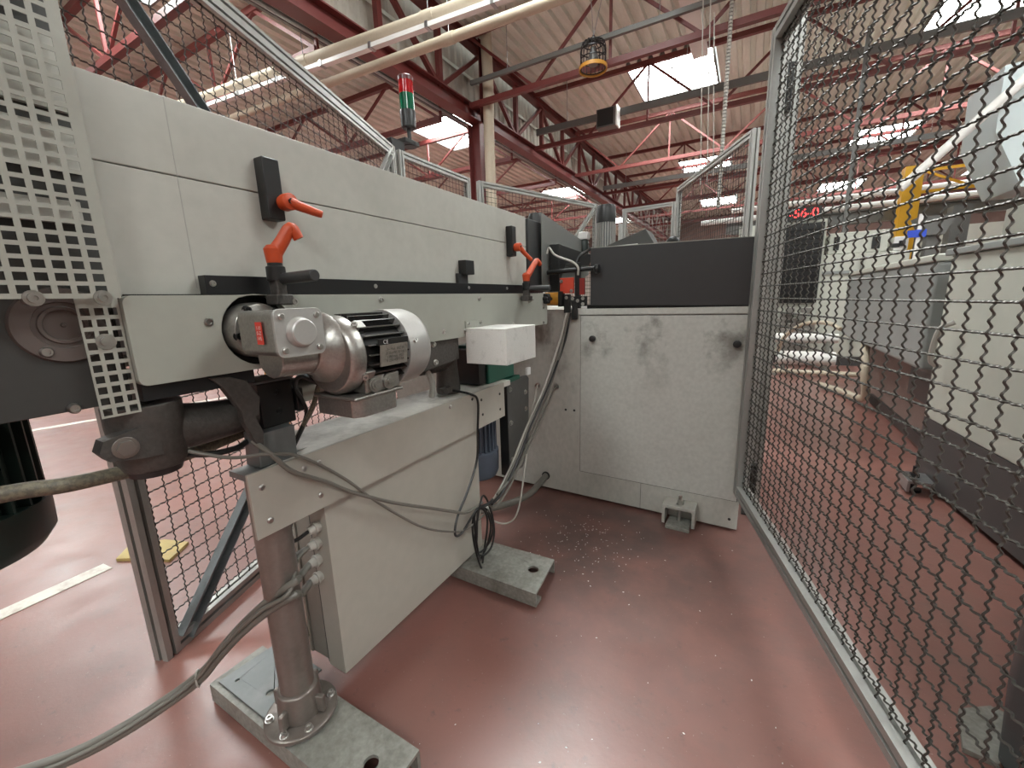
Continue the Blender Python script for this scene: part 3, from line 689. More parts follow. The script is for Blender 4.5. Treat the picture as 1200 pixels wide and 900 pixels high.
T.part('perforated_sheet', perforated(-.79, -.25, .2515, 1.0185, 1.60, .0182, .0160, .0122, .0105, .010), M_perf, ang=20)
for y_, z_ in ((.166, 1.019), (.232, 1.019)):
    mb = MB(); mb.lathe((-.790, y_, z_), (1, 0, 0), [(0, .010), (.0035, .010), (.0035, .0065), (.009, .0065), (.009, .003), (.006, .003)], 20); T.part('bolt', mb, M_steel)
T = Thing('perforated_guard', 'narrow strip of square-hole perforated sheet bolted below the wide guard', 'machine guard', (-.812, .23, .85))
T.part('perforated_sheet', perforated(-.812, .208, .2535, .846, 1.022, .0151, .0162, .0102, .0105, .0), M_perf, ang=20)
mb = MB(); mb.lathe((-.8105, .231, .957), (1, 0, 0), [(0, .0115), (.002, .0115), (.002, .007), (.008, .007)], 20); T.part('bolt', mb, M_steel)
T = Thing('side_plate', 'thick dark grey machine side plate with round bearing flange behind the perforated guard', 'machine plate', (-.84, 0, .86))
mb = MB(); mb.prism([(-.55, .855), (.253, .862), (.253, 1.45), (-.55, 1.45)], (-.855, 0, 0), (0, 1, 0), (0, 0, 1), (1, 0, 0), .025); T.part('plate', mb, M_darkplate, bevel=.002)
mb = MB(); mb.lathe((-.83, .196, .983), (1, 0, 0), [(0, .052), (.006, .050), (.006, .032), (.002, .031), (.002, .026), (.005, .025), (.005, .021), (.0015, .020), (.0015, .003), (.003, .002)], 44); fl = T.part('bearing_flange', mb, mat('grey_iron_flange', (.13, .105, .095), .45, .3)); 
for y_, z_ in ((.173, .948), (.168, 1.018), (.186, .866)):
    mb = MB(); mb.lathe((-.828, y_, z_), (1, 0, 0), [(0, .0075), (.004, .0075), (.0075, .0055), (.0075, .0035), (.005, .0035)], 18); T.part('cap_screw', mb, M_steel)
mb = MB(); mb.box((-.845, -.5, 1.19), (-.82, .251, 1.245)); mb.box((-.845, -.5, 1.265), (-.822, .251, 1.36)); mb.box((-.845, -.5, 1.045), (-.824, .12, 1.085)); mb.box((-.845, -.5, 1.12), (-.822, .24, 1.15))
mb.box((-.845, .0, 1.38), (-.83, .19, 1.44))
T.part('light_inner_cover', mb, M_panel)
# cast pipe clamp
T = Thing('pipe_clamp', 'dark cast pipe clamp with hexagon bolt below the conveyor beam', 'clamp', (-.85, .3, .78))
mb = MB(); mb.tube([(-.865, .245, .825), (-.865, .30, .800), (-.865, .37, .792), (-.865, .44, .793)], lambda u: .048 - .016 * u, 22); T.part('socket', mb, M_castdk)
mb = MB(); mb.lathe((-.86, .272, .742), (0, 0, 1), [(0, .042), (.008, .046), (.075, .052), (.11, .052)], 30); T.part('collar', mb, M_castdk, bevel=.002)
mb = MB(); mb.lathe((-.86, .272, .731), (0, 0, 1), [(0, .036), (.012, .040)], 28); T.part('rubber_ring', mb, M_black)
mb = MB(); mb.prism([(.196, .795), (.203, .812), (.245, .822), (.270, .815), (.270, .770), (.245, .772), (.205, .780)], (-.84, 0, 0), (0, 1, 0), (0, 0, 1), (1, 0, 0), .03); b = T.part('clamp_ear', mb, M_castdk)
mb = MB(); mb.lathe((-.809, .226, .796), (1, -.1, 0), [(0, .0125), (.008, .0125)], 6);  mb.lathe((-.811, .226, .796), (1, -.1, 0), [(0, .0165), (.004, .0165)], 20)
T.part('hexagon_bolt', mb, mat('dull_bolt_steel', (.30, .28, .26), .35, .8), b, bevel=.0008)
# black saddle between clamp and beam
T = Thing('support_bracket', 'dark cranked steel bracket carrying the conveyor beam on the table corner', 'bracket', (-.86, .46, .68))
mb = MB(); mb.prism([(0.386, 0.877), (0.413, 0.865), (0.432, 0.83), (0.427, 0.799), (0.419, 0.793), (0.429, 0.76), (0.425, 0.731), (0.415, 0.732), (0.396, 0.789), (0.395, 0.81), (0.371, 0.86), (0.352, 0.881)], (-.825, 0, 0), (0, 1, 0), (0, 0, 1), (1, 0, 0), .018)
T.part('cranked_arm', mb, M_castdk, bevel=.002)
mb = MB(); mb.prism([(.418, .685), (.497, .685), (.500, .754), (.422, .754)], (-.87, 0, 0), (0, 1, 0), (0, 0, 1), (1, 0, 0), .05); T.part('upright_block', mb, M_plate, bevel=.002)
mb = MB(); mb.box((-.93, .448, .755), (-.842, .520, .848)); sl = T.part('adjusting_block', mb, M_black, bevel=.003)
mb = MB(); mb.box((-.93, .44, .848), (-.842, .522, .852)); T.part('top_plate', mb, M_plate, sl)
for z_ in (.785, .825):
    mb = MB(); screw(mb, (-.842, .485, z_), (1, 0, 0), .005, .003); T.part('block_screw', mb, M_blackm, sl)
mb = MB(); mb.box((-.87, .522, .775), (-.835, .538, .825)); T.part('end_stop', mb, M_black, sl, bevel=.002)
# horizontal round bar below beam
mb = MB(); mb.cyl((-.93, .55, .800), (-.93, 1.02, .798), .030, n=28)
for y_ in (.56, .90): mb.cyl((-.93, y_, .80), (-.93, y_ + .02, .80), .034, n=28)
solo('round_bar', mb, mat('dull_round_bar', (.33, .31, .28), .28, .9), 'round steel bar lying under the conveyor beam behind the gear motor', 'steel bar', (-.93, .8, .8))
T = Thing('upright_clamp', 'dark cast clamp standing on the table top under the white box', 'clamp', (-.90, 1.12, .685))
mb = MB(); mb.lathe((-.90, 1.12, .685), (0, 0, 1), [(0, .040), (.012, .042), (.10, .036), (.19, .034)], 28); T.part('socket', mb, M_castdk, bevel=.002)
mb = MB(); mb.tube([(-.92, 1.0, .80), (-.91, 1.06, .80), (-.90, 1.12, .80)], .036, 18); T.part('cross_socket', mb, M_castdk)
mb = MB(); mb.box((-.87, 1.03, .70), (-.85, 1.08, .72)); mb.cyl((-.86, 1.04, .71), (-.845, 1.04, .71), .012); T.part('clamp_ear', mb, M_castdk, bevel=.002)
mb = MB(); mb.tube([(-.90, 1.01, .79), (-.885, 1.02, .74), (-.90, 1.03, .69)], .010, 8); solo('short_tube', mb, M_gland, 'short translucent tube dropping from the round bar to the table', 'tube', (-.9, 1.02, .69))

# ------------------------------------------------------------ table: top, side plate, plinth
T = Thing('machine_table', 'cream grey steel table with bolted side plate and tall box plinth under the conveyor', 'machine table', (-.9, .85, .09))
mb = MB(); mb.prism([(-1.0, .54), (-.86, .50), (-.85, .54), (XS - .009, .40), (XS - .009, 1.40), (-1.0, 1.40)], (0, 0, .665), (1, 0, 0), (0, 1, 0), (0, 0, 1), .020); T.part('table_top', mb, M_tabletop, bevel=.001)
mb = MB(); mb.box((-.872, .385, .672), (XS - .009, .52, .684)); T.part('corner_plate', mb, M_plate)
mb = MB(); mb.prism([(.382, .553), (1.335, .555), (1.335, .688), (.382, .688)], (XS - .008, 0, 0), (0, 1, 0), (0, 0, 1), (1, 0, 0), .008); sp = T.part('side_plate', mb, M_table, bevel=.001)
for y_, z_ in ((.405, .655), (.411, .582), (.495, .66), (.53, .66), (.525, .585), (1.0, .672)):
    mb = MB(); mb.lathe((XS, y_, z_), (1, 0, 0), [(0, .0065), (.001, .0065), (.003, .004)], 14); T.part('button_screw', mb, M_steel, sp)
for y_, z_ in ((1.175, .655), (1.18, .60), (1.30, .65), (1.30, .59), (1.12, .67)):
    mb = MB(); mb.cyl((XS, y_, z_), (XS + .0012, y_, z_), .005, n=12); T.part('threaded_hole', mb, M_black, sp)
mb = MB(); mb.box((-.88, .5405, .085), (XS - .018, 1.165, .664)); T.part('plinth', mb, M_table, bevel=.0015)
mb = MB(); mb.box((-.965, .55, .085), (-.885, 1.16, .664)); mb.box((-.965, .545, .085), (-.955, .55, .664)); T.part('inner_plinth', mb, mat('plinth_end_grey', (.30, .285, .25), .5, spots=(.25, .24, .21), amt=.5, scale=8), bevel=.001)
mb = MB(); mb.box((-.885, .5425, .09), (-.8825, .5445, .66)); T.part('plinth_seam', mb, M_dark)
GL = [(-.848, .488), (-.855, .445), (-.861, .398), (-.866, .350)]
for i, (x_, z_) in enumerate(GL):
    mb = MB(); p_ = V((x_, .5405, z_)); mb.lathe(p_, (0, -1, 0), [(0, .013), (.008, .013), (.008, .0155), (.014, .0155), (.014, .011), (.028, .009)], 12); T.part('cable_gland', mb, M_gland, bevel=.0008)
# pole and near foot
T = Thing('support_pole', 'brownish steel pole on a round bolted flange, standing on the nearest floor channel', 'pole', (-.846, .436, .06))
mb = MB(); mb.cyl((-.846, .436, .12), (-.846, .436, .66), .036, n=36); T.part('tube', mb, M_pole)
mb = MB(); mb.lathe((-.846, .436, .075), (0, 0, 1), [(0, .048), (.055, .045), (.066, .043), (.07, .037)], 36)
for q in (20, 110, 200, 290):
    mb.obox(V((-.846, .436, .10)) + V((math.cos(R(q)), math.sin(R(q)), 0)) * .05, (math.cos(R(q)), math.sin(R(q)), 0), (-math.sin(R(q)), math.cos(R(q)), 0), (0, 0, 1), (.014, .006, .02))
T.part('collar', mb, M_pole, bevel=.003)
mb = MB(); mb.lathe((-.846, .436, .063), (0, 0, 1), [(0, .078), (.008, .078), (.012, .072)], 32); fl = T.part('flange', mb, M_pole, bevel=.001)
for q in (-20, -65, -125, 60, 150):
    mb = MB(); screw(mb, V((-.846, .436, .075)) + V((math.cos(R(q)), math.sin(R(q)), 0)) * .065, (0, 0, 1), .007, .009); T.part('flange_bolt', mb, M_steel, fl)
def channel(mb, x0, x1, y0, y1, z0, z1, t=.008, slope=0):
    mb.box((x0, y0, z1 - t), (x1, y1, z1)); mb.box((x0, y0, z0), (x1, y0 + t, z1 - t)); mb.box((x0, y1 - t, z0), (x1, y1, z1 - t)); return mb
T = Thing('floor_channel', 'dusty steel floor channel under the pole, nearest foot of the machine', 'machine foot', (-.82, .44, 0), 'steel floor channels')
mb = MB()
mb.prism(rrect(-1.135, .372, -.548, .508, .002), (0, 0, .047), (1, 0, 0), (0, 1, 0), (0, 0, 1), .008, holes=[circ(-.62, .44, .016)[::-1]])
mb.box((-1.135, .372, .004), (-.548, .380, .047)); mb.box((-1.135, .500, .004), (-.548, .508, .047)); T.part('channel', mb, M_foot, bevel=.001)
mb = MB(); mb.prism([(-1.115, .385), (-.91, .385), (-.91, .535), (-1.10, .535)], (0, 0, .055), (1, 0, 0), (0, 1, 0), (0, 0, 1), .006, holes=[circ(-1.075, .41, .005)[::-1], circ(-1.08, .52, .005)[::-1], circ(-.965, .43, .009)[::-1]]); T.part('shim_plate', mb, M_plate, bevel=.001)
for x_ in (-1.10, -.60):
    mb = MB(); mb.cyl((x_, .44, 0), (x_, .44, .047), .012, n=10); T.part('levelling_stud', mb, M_blackm)
T = Thing('floor_channel', 'dusty steel floor channel with round hole under the far end of the plinth', 'machine foot', (-.68, 1.14, 0), 'steel floor channels')
mb = MB(); mb.prism([(-.90, 1.05), (-.535, 1.05), (-.555, 1.245), (-.90, 1.235)], (0, 0, .049), (1, 0, 0), (0, 1, 0), (0, 0, 1), .008, holes=[circ(-.60, 1.16, .019)[::-1]])
mb.prism([(-.90, 1.05), (-.535, 1.05), (-.535, 1.058), (-.90, 1.058)], (0, 0, .006), (1, 0, 0), (0, 1, 0), (0, 0, 1), .043); mb.prism([(-.90, 1.228), (-.553, 1.237), (-.555, 1.245), (-.90, 1.236)], (0, 0, .006), (1, 0, 0), (0, 1, 0), (0, 0, 1), .043)
T.part('channel', mb, M_foot, bevel=.001)
mb = MB(); mb.box((-.60, 1.06, 0), (-.54, 1.10, .012)); T.part('packing_piece', mb, M_foot)
# far gearbox plate, blue motor, green box
T = Thing('blue_motor', 'blue grey finned motor with flat steel cover plate hanging beyond the table end', 'motor', (-.95, 1.5, .3))
mb = MB(); mb.prism([(1.462, .67), (1.468, .62), (1.46, .29), (1.50, .24), (1.60, .225), (1.665, .30), (1.68, .64), (1.66, .655)], (-.885, 0, 0), (0, 1, 0), (0, 0, 1), (1, 0, 0), .015); pl = T.part('cover_plate', mb, mat('cover_plate_steel', (.15, .15, .145), .42, .5, spots=(.2, .2, .19), amt=.4, scale=8), bevel=.003)
for y_, z_ in ((1.50, .62), (1.64, .58), (1.50, .47), (1.64, .50), (1.50, .30), (1.63, .32)):
    mb = MB(); screw(mb, (-.87, y_, z_), (1, 0, 0), .009, .006); T.part('plate_screw', mb, M_steel, pl)
mb = MB(); mb.box((-.90, 1.455, .24), (-.86, 1.461, .66)); T.part('plate_edge', mb, M_black, pl)
mb = MB(); mb.cyl((-.98, 1.38, .37), (-.98, 1.38, .56), .078, n=32); b = T.part('motor_body', mb, M_blue)
for i in range(26):
    q = R(i * 360 / 26); a_ = V((math.cos(q), math.sin(q), 0)); b_ = V((-math.sin(q), math.cos(q), 0))
    mb = MB(); mb.obox(V((-.98, 1.38, .465)) + a_ * .083, a_, b_, V((0, 0, 1)), (.009, .0022, .085)); T.part('cooling_fin', mb, M_blue, b)
mb = MB(); mb.lathe((-.98, 1.38, .255), (0, 0, 1), [(0, .06), (.008, .088), (.03, .097), (.12, .099), (.125, .085)], 36); T.part('fan_cover', mb, M_blue)

T = Thing('green_box', 'dark green enamel gearbox block standing on the table under the white box', 'gearbox', (-.92, 1.38, .685))
mb = MB(); mb.box((-1.00, 1.29, .685), (-.84, 1.49, .83)); T.part('housing', mb, M_green, bevel=.006)
mb = MB(); mb.box((-1.02, 1.27, .665), (-.83, 1.52, .685)); T.part('base_flange', mb, M_green, bevel=.003)
mb = MB(); mb.box((-.99, 1.24, .69), (-.85, 1.289, .82)); T.part('front_cover', mb, M_black, bevel=.002)
mb = MB(); mb.box((-.845, 1.60, .668), (-.835, 1.63, .70)); solo('paper_tag', mb, M_white, 'small white tag tied above the steel cover plate', 'tag', (-.84, 1.6, .67))

# ------------------------------------------------------------ dark motor lower left with braided hose
T = Thing('dark_motor', 'dark green vertical finned motor hanging under the dark side plate at the left edge', 'motor', (-1.0, .06, .64))
mb = MB(); mb.cyl((-1.03, .045, .70), (-1.03, .045, .853), .115, n=40); b = T.part('motor_body', mb, M_dkgreen)
for i in range(30):
    q = R(i * 12); a_ = V((math.cos(q), math.sin(q), 0)); b_ = V((-math.sin(q), math.cos(q), 0))
    mb = MB(); mb.obox(V((-1.03, .045, .775)) + a_ * .121, a_, b_, V((0, 0, 1)), (.009, .002, .075)); T.part('cooling_fin', mb, M_dkgreen, b)
mb = MB(); mb.lathe((-1.03, .045, .625), (0, 0, 1), [(0, .08), (.01, .118), (.03, .132), (.085, .134), (.085, .12)], 44); T.part('fan_cover', mb, M_dkgreen)
mb = MB(); mb.tube([(-.86, -.25, .79), (-.86, -.05, .774), (-.86, .105, .762), (-.86, .168, .750), (-0.865, 0.238, 0.743), (-0.885, 0.29, 0.738), (-0.9, 0.342, 0.733), (-0.905, 0.4, 0.738), (-0.91, 0.469, 0.746)], .0115, 14)
solo('braided_hose', mb, M_hose, 'thick braided hose crossing in front of the aluminium post at the left', 'hose', (-.86, .1, .75))

# ------------------------------------------------------------ cables
def cable(label, pts, r, m, name='cable', cat='cable', n=8, group=None):
    mb = MB(); mb.tube(pts, r, n); return solo(name, mb, m, label, cat, pts[0], group)
cable('pale grey cable sagging across the table side plate to the coil, thicker of the two', [(-.82, .412, .745), (-.79, .425, .72), (-.785, .46, .67), (-.783, .53, .618), (-.785, .60, .56), (-.785, .72, .478), (-.785, .85, .40), (-.785, .95, .34), (-.78, 1.03, .298), (-.77, 1.11, .30)], .0048, M_cabl_g)
cable('thin grey cable arching over the table corner and crossing its pale twin', [(-.83, .31, .758), (-.80, .36, .733), (-.79, .42, .72), (-.785, .481, .694), (-.785, .574, .610), (-.785, .663, .508), (-.785, .80, .37), (-.785, .92, .285), (-.785, 1.027, .236), (-.77, 1.14, .25)], .0035, M_cabl_g)
cable('black cable falling from the dark clamp to the cable coil', [(-.87, 1.10, .70), (-.80, 1.11, .69), (-.79, 1.139, .66), (-.79, 1.130, .56), (-.79, 1.115, .45), (-.79, 1.05, .36), (-.79, .99, .30), (-.785, .965, .25), (-.785, 1.0, .235), (-.78, 1.06, .27), (-.77, 1.10, .30)], .0042, M_black)
cable('black cable looping from the gear motor box down to the table corner', [(-.73, .53, .83), (-.77, .50, .86), (-.80, .50, .84), (-.83, .53, .80), (-.845, .545, .76), (-.86, .52, .70), (-.87, .50, .675)], .0045, M_black)
cable('grey ringed cable looping beside the black one at the table corner', [(-.74, .53, .825), (-.78, .56, .85), (-.82, .57, .83), (-.825, .55, .78), (-.85, .54, .74), (-.87, .52, .69)], .0055, M_hose)
cable('short black plug lead poking out beside the braided hose', [(-.86, .30, .752), (-.83, .34, .742), (-.84, .39, .735), (-.86, .42, .735)], .006, M_black)
T = Thing('cable_coil', 'tangled loop of black cable hanging at the far edge of the plinth', 'cable', (-.76, 1.12, .05))
for i in range(4):
    pts = []
    for q in range(0, 390, 30):
        a_ = R(q + i * 40); ry, rz = (.040 + .006 * i), (.115 - .014 * (i % 3))
        pts.append((-.775 + .010 * math.sin(a_ * 2 + i), 1.095 + .008 * i + ry * math.cos(a_), .165 + .012 * i + rz * math.sin(a_)))
    mb = MB(); mb.tube(pts, .0038, 7); T.part('cable_loop', mb, M_black)
mb = MB(); mb.tube([(-.775, 1.09, .285), (-.75, 1.12, .295), (-.765, 1.165, .285)], .006, 8); T.part('cable_tie', mb, M_black)
# bundle from the roller end down to the coil
bd = [(-.725, 1.835, .93), (-.74, 1.80, .80), (-.765, 1.70, .64), (-.78, 1.52, .47), (-.78, 1.40, .36), (-.77, 1.25, .28), (-.765, 1.16, .27)]
labs = ['black cable running down from the orange roller end to the coil, leftmost of the bundle', 'dark cable in the middle of the bundle below the yellow roller', 'pale cable of the bundle ending in the coil', 'pale cable of the bundle sagging lowest toward the coil']
for i, (off, m, r, sag) in enumerate(((0, M_black, .006, 0), (-.02, M_cabl_g, .005, .01), (-.045, M_cabl_l, .005, .03), (-.03, M_cabl_g, .005, .09))):
    pts = [(x_ + off * .3, y_ + off * (1 if 0 < j < 6 else .3), z_ - sag * math.sin(j / 6 * math.pi)) for j, (x_, y_, z_) in enumerate(bd)]
    cable(labs[i], pts, r, m, group='cable bundle from the roller end')
cable('grey cable from the left socket of the cabinet face joining the bundle', [(-.909, 1.85, .565), (-.90, 1.82, .56), (-.88, 1.75, .50), (-.83, 1.55, .38), (-.80, 1.35, .28), (-.77, 1.2, .26)], .005, M_cabl_l)
cable('grey cable from the right socket of the cabinet face joining the bundle', [(-.806, 1.85, .569), (-.80, 1.81, .565), (-.80, 1.72, .50), (-.79, 1.6, .43), (-.78, 1.4, .32), (-.765, 1.2, .29)], .005, M_cabl_g)
cable('thick dark hose entering the cabinet through a hole low on its face', [(-.868, 1.86, .084), (-.87, 1.80, .075), (-.90, 1.68, .035), (-1.0, 1.5, .03), (-1.2, 1.35, .02), (-1.5, 1.2, .02)], .016, M_cabl_g, 'hose', 'hose', 12)
cable('thin cable curling on the floor beyond the plinth', [(-.80, 1.20, .22), (-.84, 1.26, .14), (-.80, 1.32, .10), (-.76, 1.35, .16), (-.77, 1.45, .36)], .0035, M_cabl_l)
BP = [(-0.79, 0.431, 0.416, 1.8), (-0.85, 0.4, 0.371, 1.5), (-0.92, 0.371, 0.305, 1.2), (-0.97, 0.343, 0.245, 1), (-1.02, 0.317, 0.183, 1), (-1.08, 0.248, 0.132, 1), (-1.13, 0.186, 0.1, 1), (-1.17, 0.141, 0.082, 1), (-1.2, 0.097, 0.08, 1), (-1.25, 0.009, 0.094, 1)]
# cable bundle sweeping from the glands to the lower left, in front of the pole
for i, lab in enumerate(('grey cable sweeping down left from the glands, upper strand of the bundle', 'grey cable sweeping down left from the glands, lower strand of the bundle', 'thin dark grey cable sweeping down left from the glands between the thicker strands')):
    gx, gz = GL[(2, 3, 1)[i]]; o_ = (.008, -.008, .0)[i]; oy = (.006, 0, -.010)[i]
    cable(lab, [(gx, .513, gz), (gx + .012, .475, gz - .006)] + [(x_, y_ + oy, z_ + o_ * k_) for x_, y_, z_, k_ in BP], .0085 if i < 2 else .005, M_cabl_g, n=10, group='cables sweeping from the glands')
mb = MB()
mb.tube([(-1.020 + .010 * math.cos(R(q)), 0.317 - .008 * math.cos(R(q)), 0.183 + .020 * math.sin(R(q))) for q in range(0, 390, 30)], .002, 5, False)
solo('cable_tie', mb, M_gland, 'small pale cable tie around the cable bundle at lower left', 'cable tie', (-1.020, 0.317, 0.183))
cable('thin cable dropping along the steel pole from the side plate', [(-.885, .50, .56), (-.885, .49, .50), (-.885, .488, .42), (-.885, .49, .30), (-.89, .50, .20)], .005, M_cabl_g)
cable('short curl of cable between the table and the top gland', [(-.84, .48, .56), (-.838, .465, .51), (-.842, .475, .488), (GL[0][0], .514, GL[0][1])], .0045, M_black)
cable('grey curl of cable between the table and the second gland', [(-.87, .49, .56), (-.87, .47, .48), (-.865, .475, .445), (GL[1][0], .514, GL[1][1])], .0055, M_cabl_g)

# ------------------------------------------------------------ machine cabinet
YC = 1.85
T = Thing('machine_cabinet', 'pale grey machine cabinet with removable front door, smudged, standing at the cell end', 'cabinet', (-.5, 2.2, 0))
def cutbody():
    mb = MB(); mb.prism([(-1.9, .03), (.024, .008), (.024, .945), (-1.9, .945)], (0, YC, 0), (1, 0, 0), (0, 0, 1), (0, 1, 0), 1.0); return mb
T.part('body', cutbody(), M_cabside, bevel=.001)
mb = MB(); mb.prism([(-.678, .146), (.014, .138), (.012, .915), (-.678, .915)], (0, YC - .004, 0), (1, 0, 0), (0, 0, 1), (0, 1, 0), .003); d_ = T.part('front_door', mb, M_cab, bevel=.0008)
mb = MB(); mb.prism([(-.6805, .1435), (.0165, .1355), (.0145, .9175), (-.6805, .9175)], (0, YC - .0012, 0), (1, 0, 0), (0, 0, 1), (0, 1, 0), .001); T.part('door_gap_shade', mb, M_dark)  # dark sheet behind the door, painted shade of the gap around it
for x_, z_ in ((-.617, .812), (-.030, .803)):
    mb = MB(); mb.lathe((x_, YC - .004, z_), (0, -1, 0), [(0, .011), (.006, .011), (.006, .015), (.02, .015), (.022, .012)], 10); T.part('knob', mb, M_black, d_, bevel=.001)
mb = MB(); mb.box((-.70, YC - .006, .921), (.024, YC + .02, .947)); T.part('top_ledge', mb, M_cab, bevel=.001)
mb = MB(); mb.box((-.381, YC - .0008, .013), (-.3795, YC + .01, .145)); T.part('seam', mb, M_dark)
for x_, z_ in ((-.756, .455), (-.711, .456), (-.007, .05)):
    mb = MB(); mb.cyl((x_, YC - .001, z_), (x_, YC + .01, z_), .006, n=12); T.part('screw_hole', mb, M_black)
for x_, z_, r_ in ((-.909, .565, .016), (-.806, .569, .016), (-.868, .084, .022)):
    mb = MB(); mb.lathe((x_, YC, z_), (0, -1, 0), [(0, r_), (.006, r_), (.006, r_ * .7), (.001, r_ * .7)], 18); T.part('socket', mb, M_steel if r_ < .02 else M_black)
# dark cover
T = Thing('machine_cover', 'wide dark grey sheet metal cover lying on top of the pale cabinet', 'machine cover', (-.3, 2.1, .95))
mb = MB(); mb.prism([(-.640, .962), (.010, .950), (.006, 1.203), (-.640, 1.215)], (0, YC + .012, 0), (1, 0, 0), (0, 0, 1), (0, 1, 0), .62); T.part('hood', mb, M_dark, bevel=.004)
mb = MB(); mb.box((-.66, YC + .03, .9455), (.0, YC + .6, .965)); T.part('base', mb, M_black)
mb = MB(); mb.prism([(-.638, 1.2155), (.0, 1.204), (.0, 1.2065), (-.638, 1.218)], (0, YC + .014, 0), (1, 0, 0), (0, 0, 1), (0, 1, 0), .6); T.part('top_edge', mb, M_strip)
# infeed side: dark cover and grey sheet left of dark cover
T = Thing('infeed_guard', 'upright dark box and slanting grey sheet between the conveyor end and the dark cover', 'machine guard', (-.86, 1.9, 1.0))
mb = MB(); mb.box((-1.06, 1.70, 1.03), (-.87, 1.93, 1.345)); T.part('upright_box', mb, M_dark, bevel=.003)
mb = MB(); mb.prism([(1.80, 1.035), (1.95, 1.02), (2.45, 1.13), (2.45, 1.30), (1.80, 1.382)], (-.855, 0, 0), (0, 1, 0), (0, 0, 1), (1, 0, 0), .004); T.part('grey_sheet', mb, mat('mid_grey_sheet', (.20, .20, .19), .4, .3), bevel=.001)
mb = MB(); mb.prism([(1.875, 1.25), (2.25, 1.235), (2.40, 1.24), (2.30, 1.17), (2.12, 1.16), (2.05, 1.17), (1.96, 1.16), (1.91, 1.10), (1.885, 1.03), (1.875, 1.03)], (-.848, 0, 0), (0, 1, 0), (0, 0, 1), (1, 0, 0), .05); T.part('sensor_cradle', mb, M_black, bevel=.004)
T = Thing('sensor_arm', 'black sensor arm with round knob crossing in front of the grey sheet', 'sensor arm', (-.71, 1.835, 1.09))
mb = MB(); mb.tube([(-.84, 1.835, 1.118), (-.72, 1.835, 1.122), (-.60, 1.835, 1.125)], .0105, 14); T.part('rod', mb, M_blackm)
mb = MB(); mb.lathe((-.612, 1.835, 1.122), (1, 0, .03), [(0, .010), (.005, .02), (.014, .022), (.022, .018), (.024, .010)], 16); T.part('knob', mb, M_black, bevel=.001)
mb = MB(); mb.box((-.702, 1.83, .95), (-.678, 1.85, 1.155)); T.part('arm_plate', mb, M_blackm, bevel=.002)
mb = MB(); mb.box((-.773, 1.825, 1.02), (-.706, 1.836, 1.09)); T.part('red_sensor_plate', mb, M_redplate, label='red sensor plate', bevel=.001)
mb = MB(); mb.box((-.677, 1.825, 1.012), (-.655, 1.84, 1.085)); T.part('red_sensor_strip', mb, mat('dark_red_enamel', (.22, .02, .015), .4), label='dark red strip')
for x_, z_ in ((-.765, 1.075), (-.715, 1.03), (-.74, 1.0), (-.71, .995), (-.685, .985), (-.66, .995), (-.66, .97)):
    mb = MB(); screw(mb, (x_, 1.822, z_), (0, -1, 0), .006, .005); T.part('cap_screw', mb, M_steel)
mb = MB(); mb.box((-.755, 1.825, .93), (-.725, 1.845, 1.015)); T.part('sensor_body', mb, M_black, bevel=.003)
mb = MB(); mb.box((-.715, 1.825, .90), (-.690, 1.845, .985)); T.part('sensor_body', mb, M_black, bevel=.003)
mb = MB(); mb.box((-.72, 1.828, .96), (-.645, 1.845, 1.005)); T.part('clamp_block', mb, M_blackm, bevel=.003)
cable('pale cable arching over the black sensor arm', [(-.825, 1.80, 1.20), (-.815, 1.80, 1.225), (-.79, 1.80, 1.195), (-.75, 1.80, 1.175), (-.70, 1.80, 1.155), (-.675, 1.80, 1.13), (-.68, 1.815, 1.10)], .005, M_cabl_l)
cable('black hose curving up beside the sensor arm to the dark cover', [(-.70, 1.84, 1.15), (-.69, 1.85, 1.18), (-.67, 1.86, 1.195), (-.64, 1.87, 1.215)], .007, M_black)
T = Thing('end_roller', 'yellow ochre end roller with black star knob at the conveyor end', 'roller', (-.81, 1.80, .997))
mb = MB(); mb.cyl((-.850, 1.835, .997), (-.775, 1.835, .997), .030, n=28); T.part('roller_barrel', mb, M_yelr, bevel=.002)
mb = MB()
for i in range(6):
    q = R(60 * i); mb.lathe((-.800, 1.715 + .016 * math.cos(q), .999 + .016 * math.sin(q)), (1, 0, 0), [(0, .009), (.018, .009), (.022, .005)], 10)
mb.lathe((-.80, 1.715, .999), (1, 0, 0), [(0, .017), (.026, .012)], 14); T.part('star_knob', mb, M_black, bevel=.001)
mb = MB(); mb.cyl((-.81, 1.72, .997), (-.81, 1.84, .997), .008); T.part('knob_shaft', mb, M_blackm)
mb = MB(); mb.box((-.775, 1.805, .96), (-.757, 1.85, 1.03)); T.part('end_cap', mb, M_black, bevel=.002)
# foot under cabinet
T = Thing('levelling_foot', 'short steel U-bracket with levelling bolt at the foot of the pale cabinet', 'machine foot', (-.2, 1.80, 0))
mb = MB(); mb.box((-.268, 1.765, .085), (-.134, 1.848, .100)); mb.box((-.268, 1.765, .012), (-.255, 1.848, .085)); mb.box((-.147, 1.765, .012), (-.134, 1.848, .085)); T.part('bracket', mb, mat('pale_steel_foot', (.46, .45, .41), .5, .2, spots=(.3, .29, .26), amt=.6, scale=14), bevel=.002)
mb = MB(); mb.lathe((-.2, 1.80, .1), (0, 0, 1), [(0, .016), (.008, .016), (.008, .012), (.022, .012), (.022, .008), (.04, .008)], 6); mb.cyl((-.2, 1.80, .02), (-.2, 1.80, .1), .008); T.part('levelling_bolt', mb, M_steel)
mb = MB(); mb.prism([(-.25, 1.745), (-.152, 1.742), (-.155, 1.84), (-.245, 1.84)], (0, 0, 0), (1, 0, 0), (0, 1, 0), (0, 0, 1), .016); T.part('pad', mb, M_foot, bevel=.002)
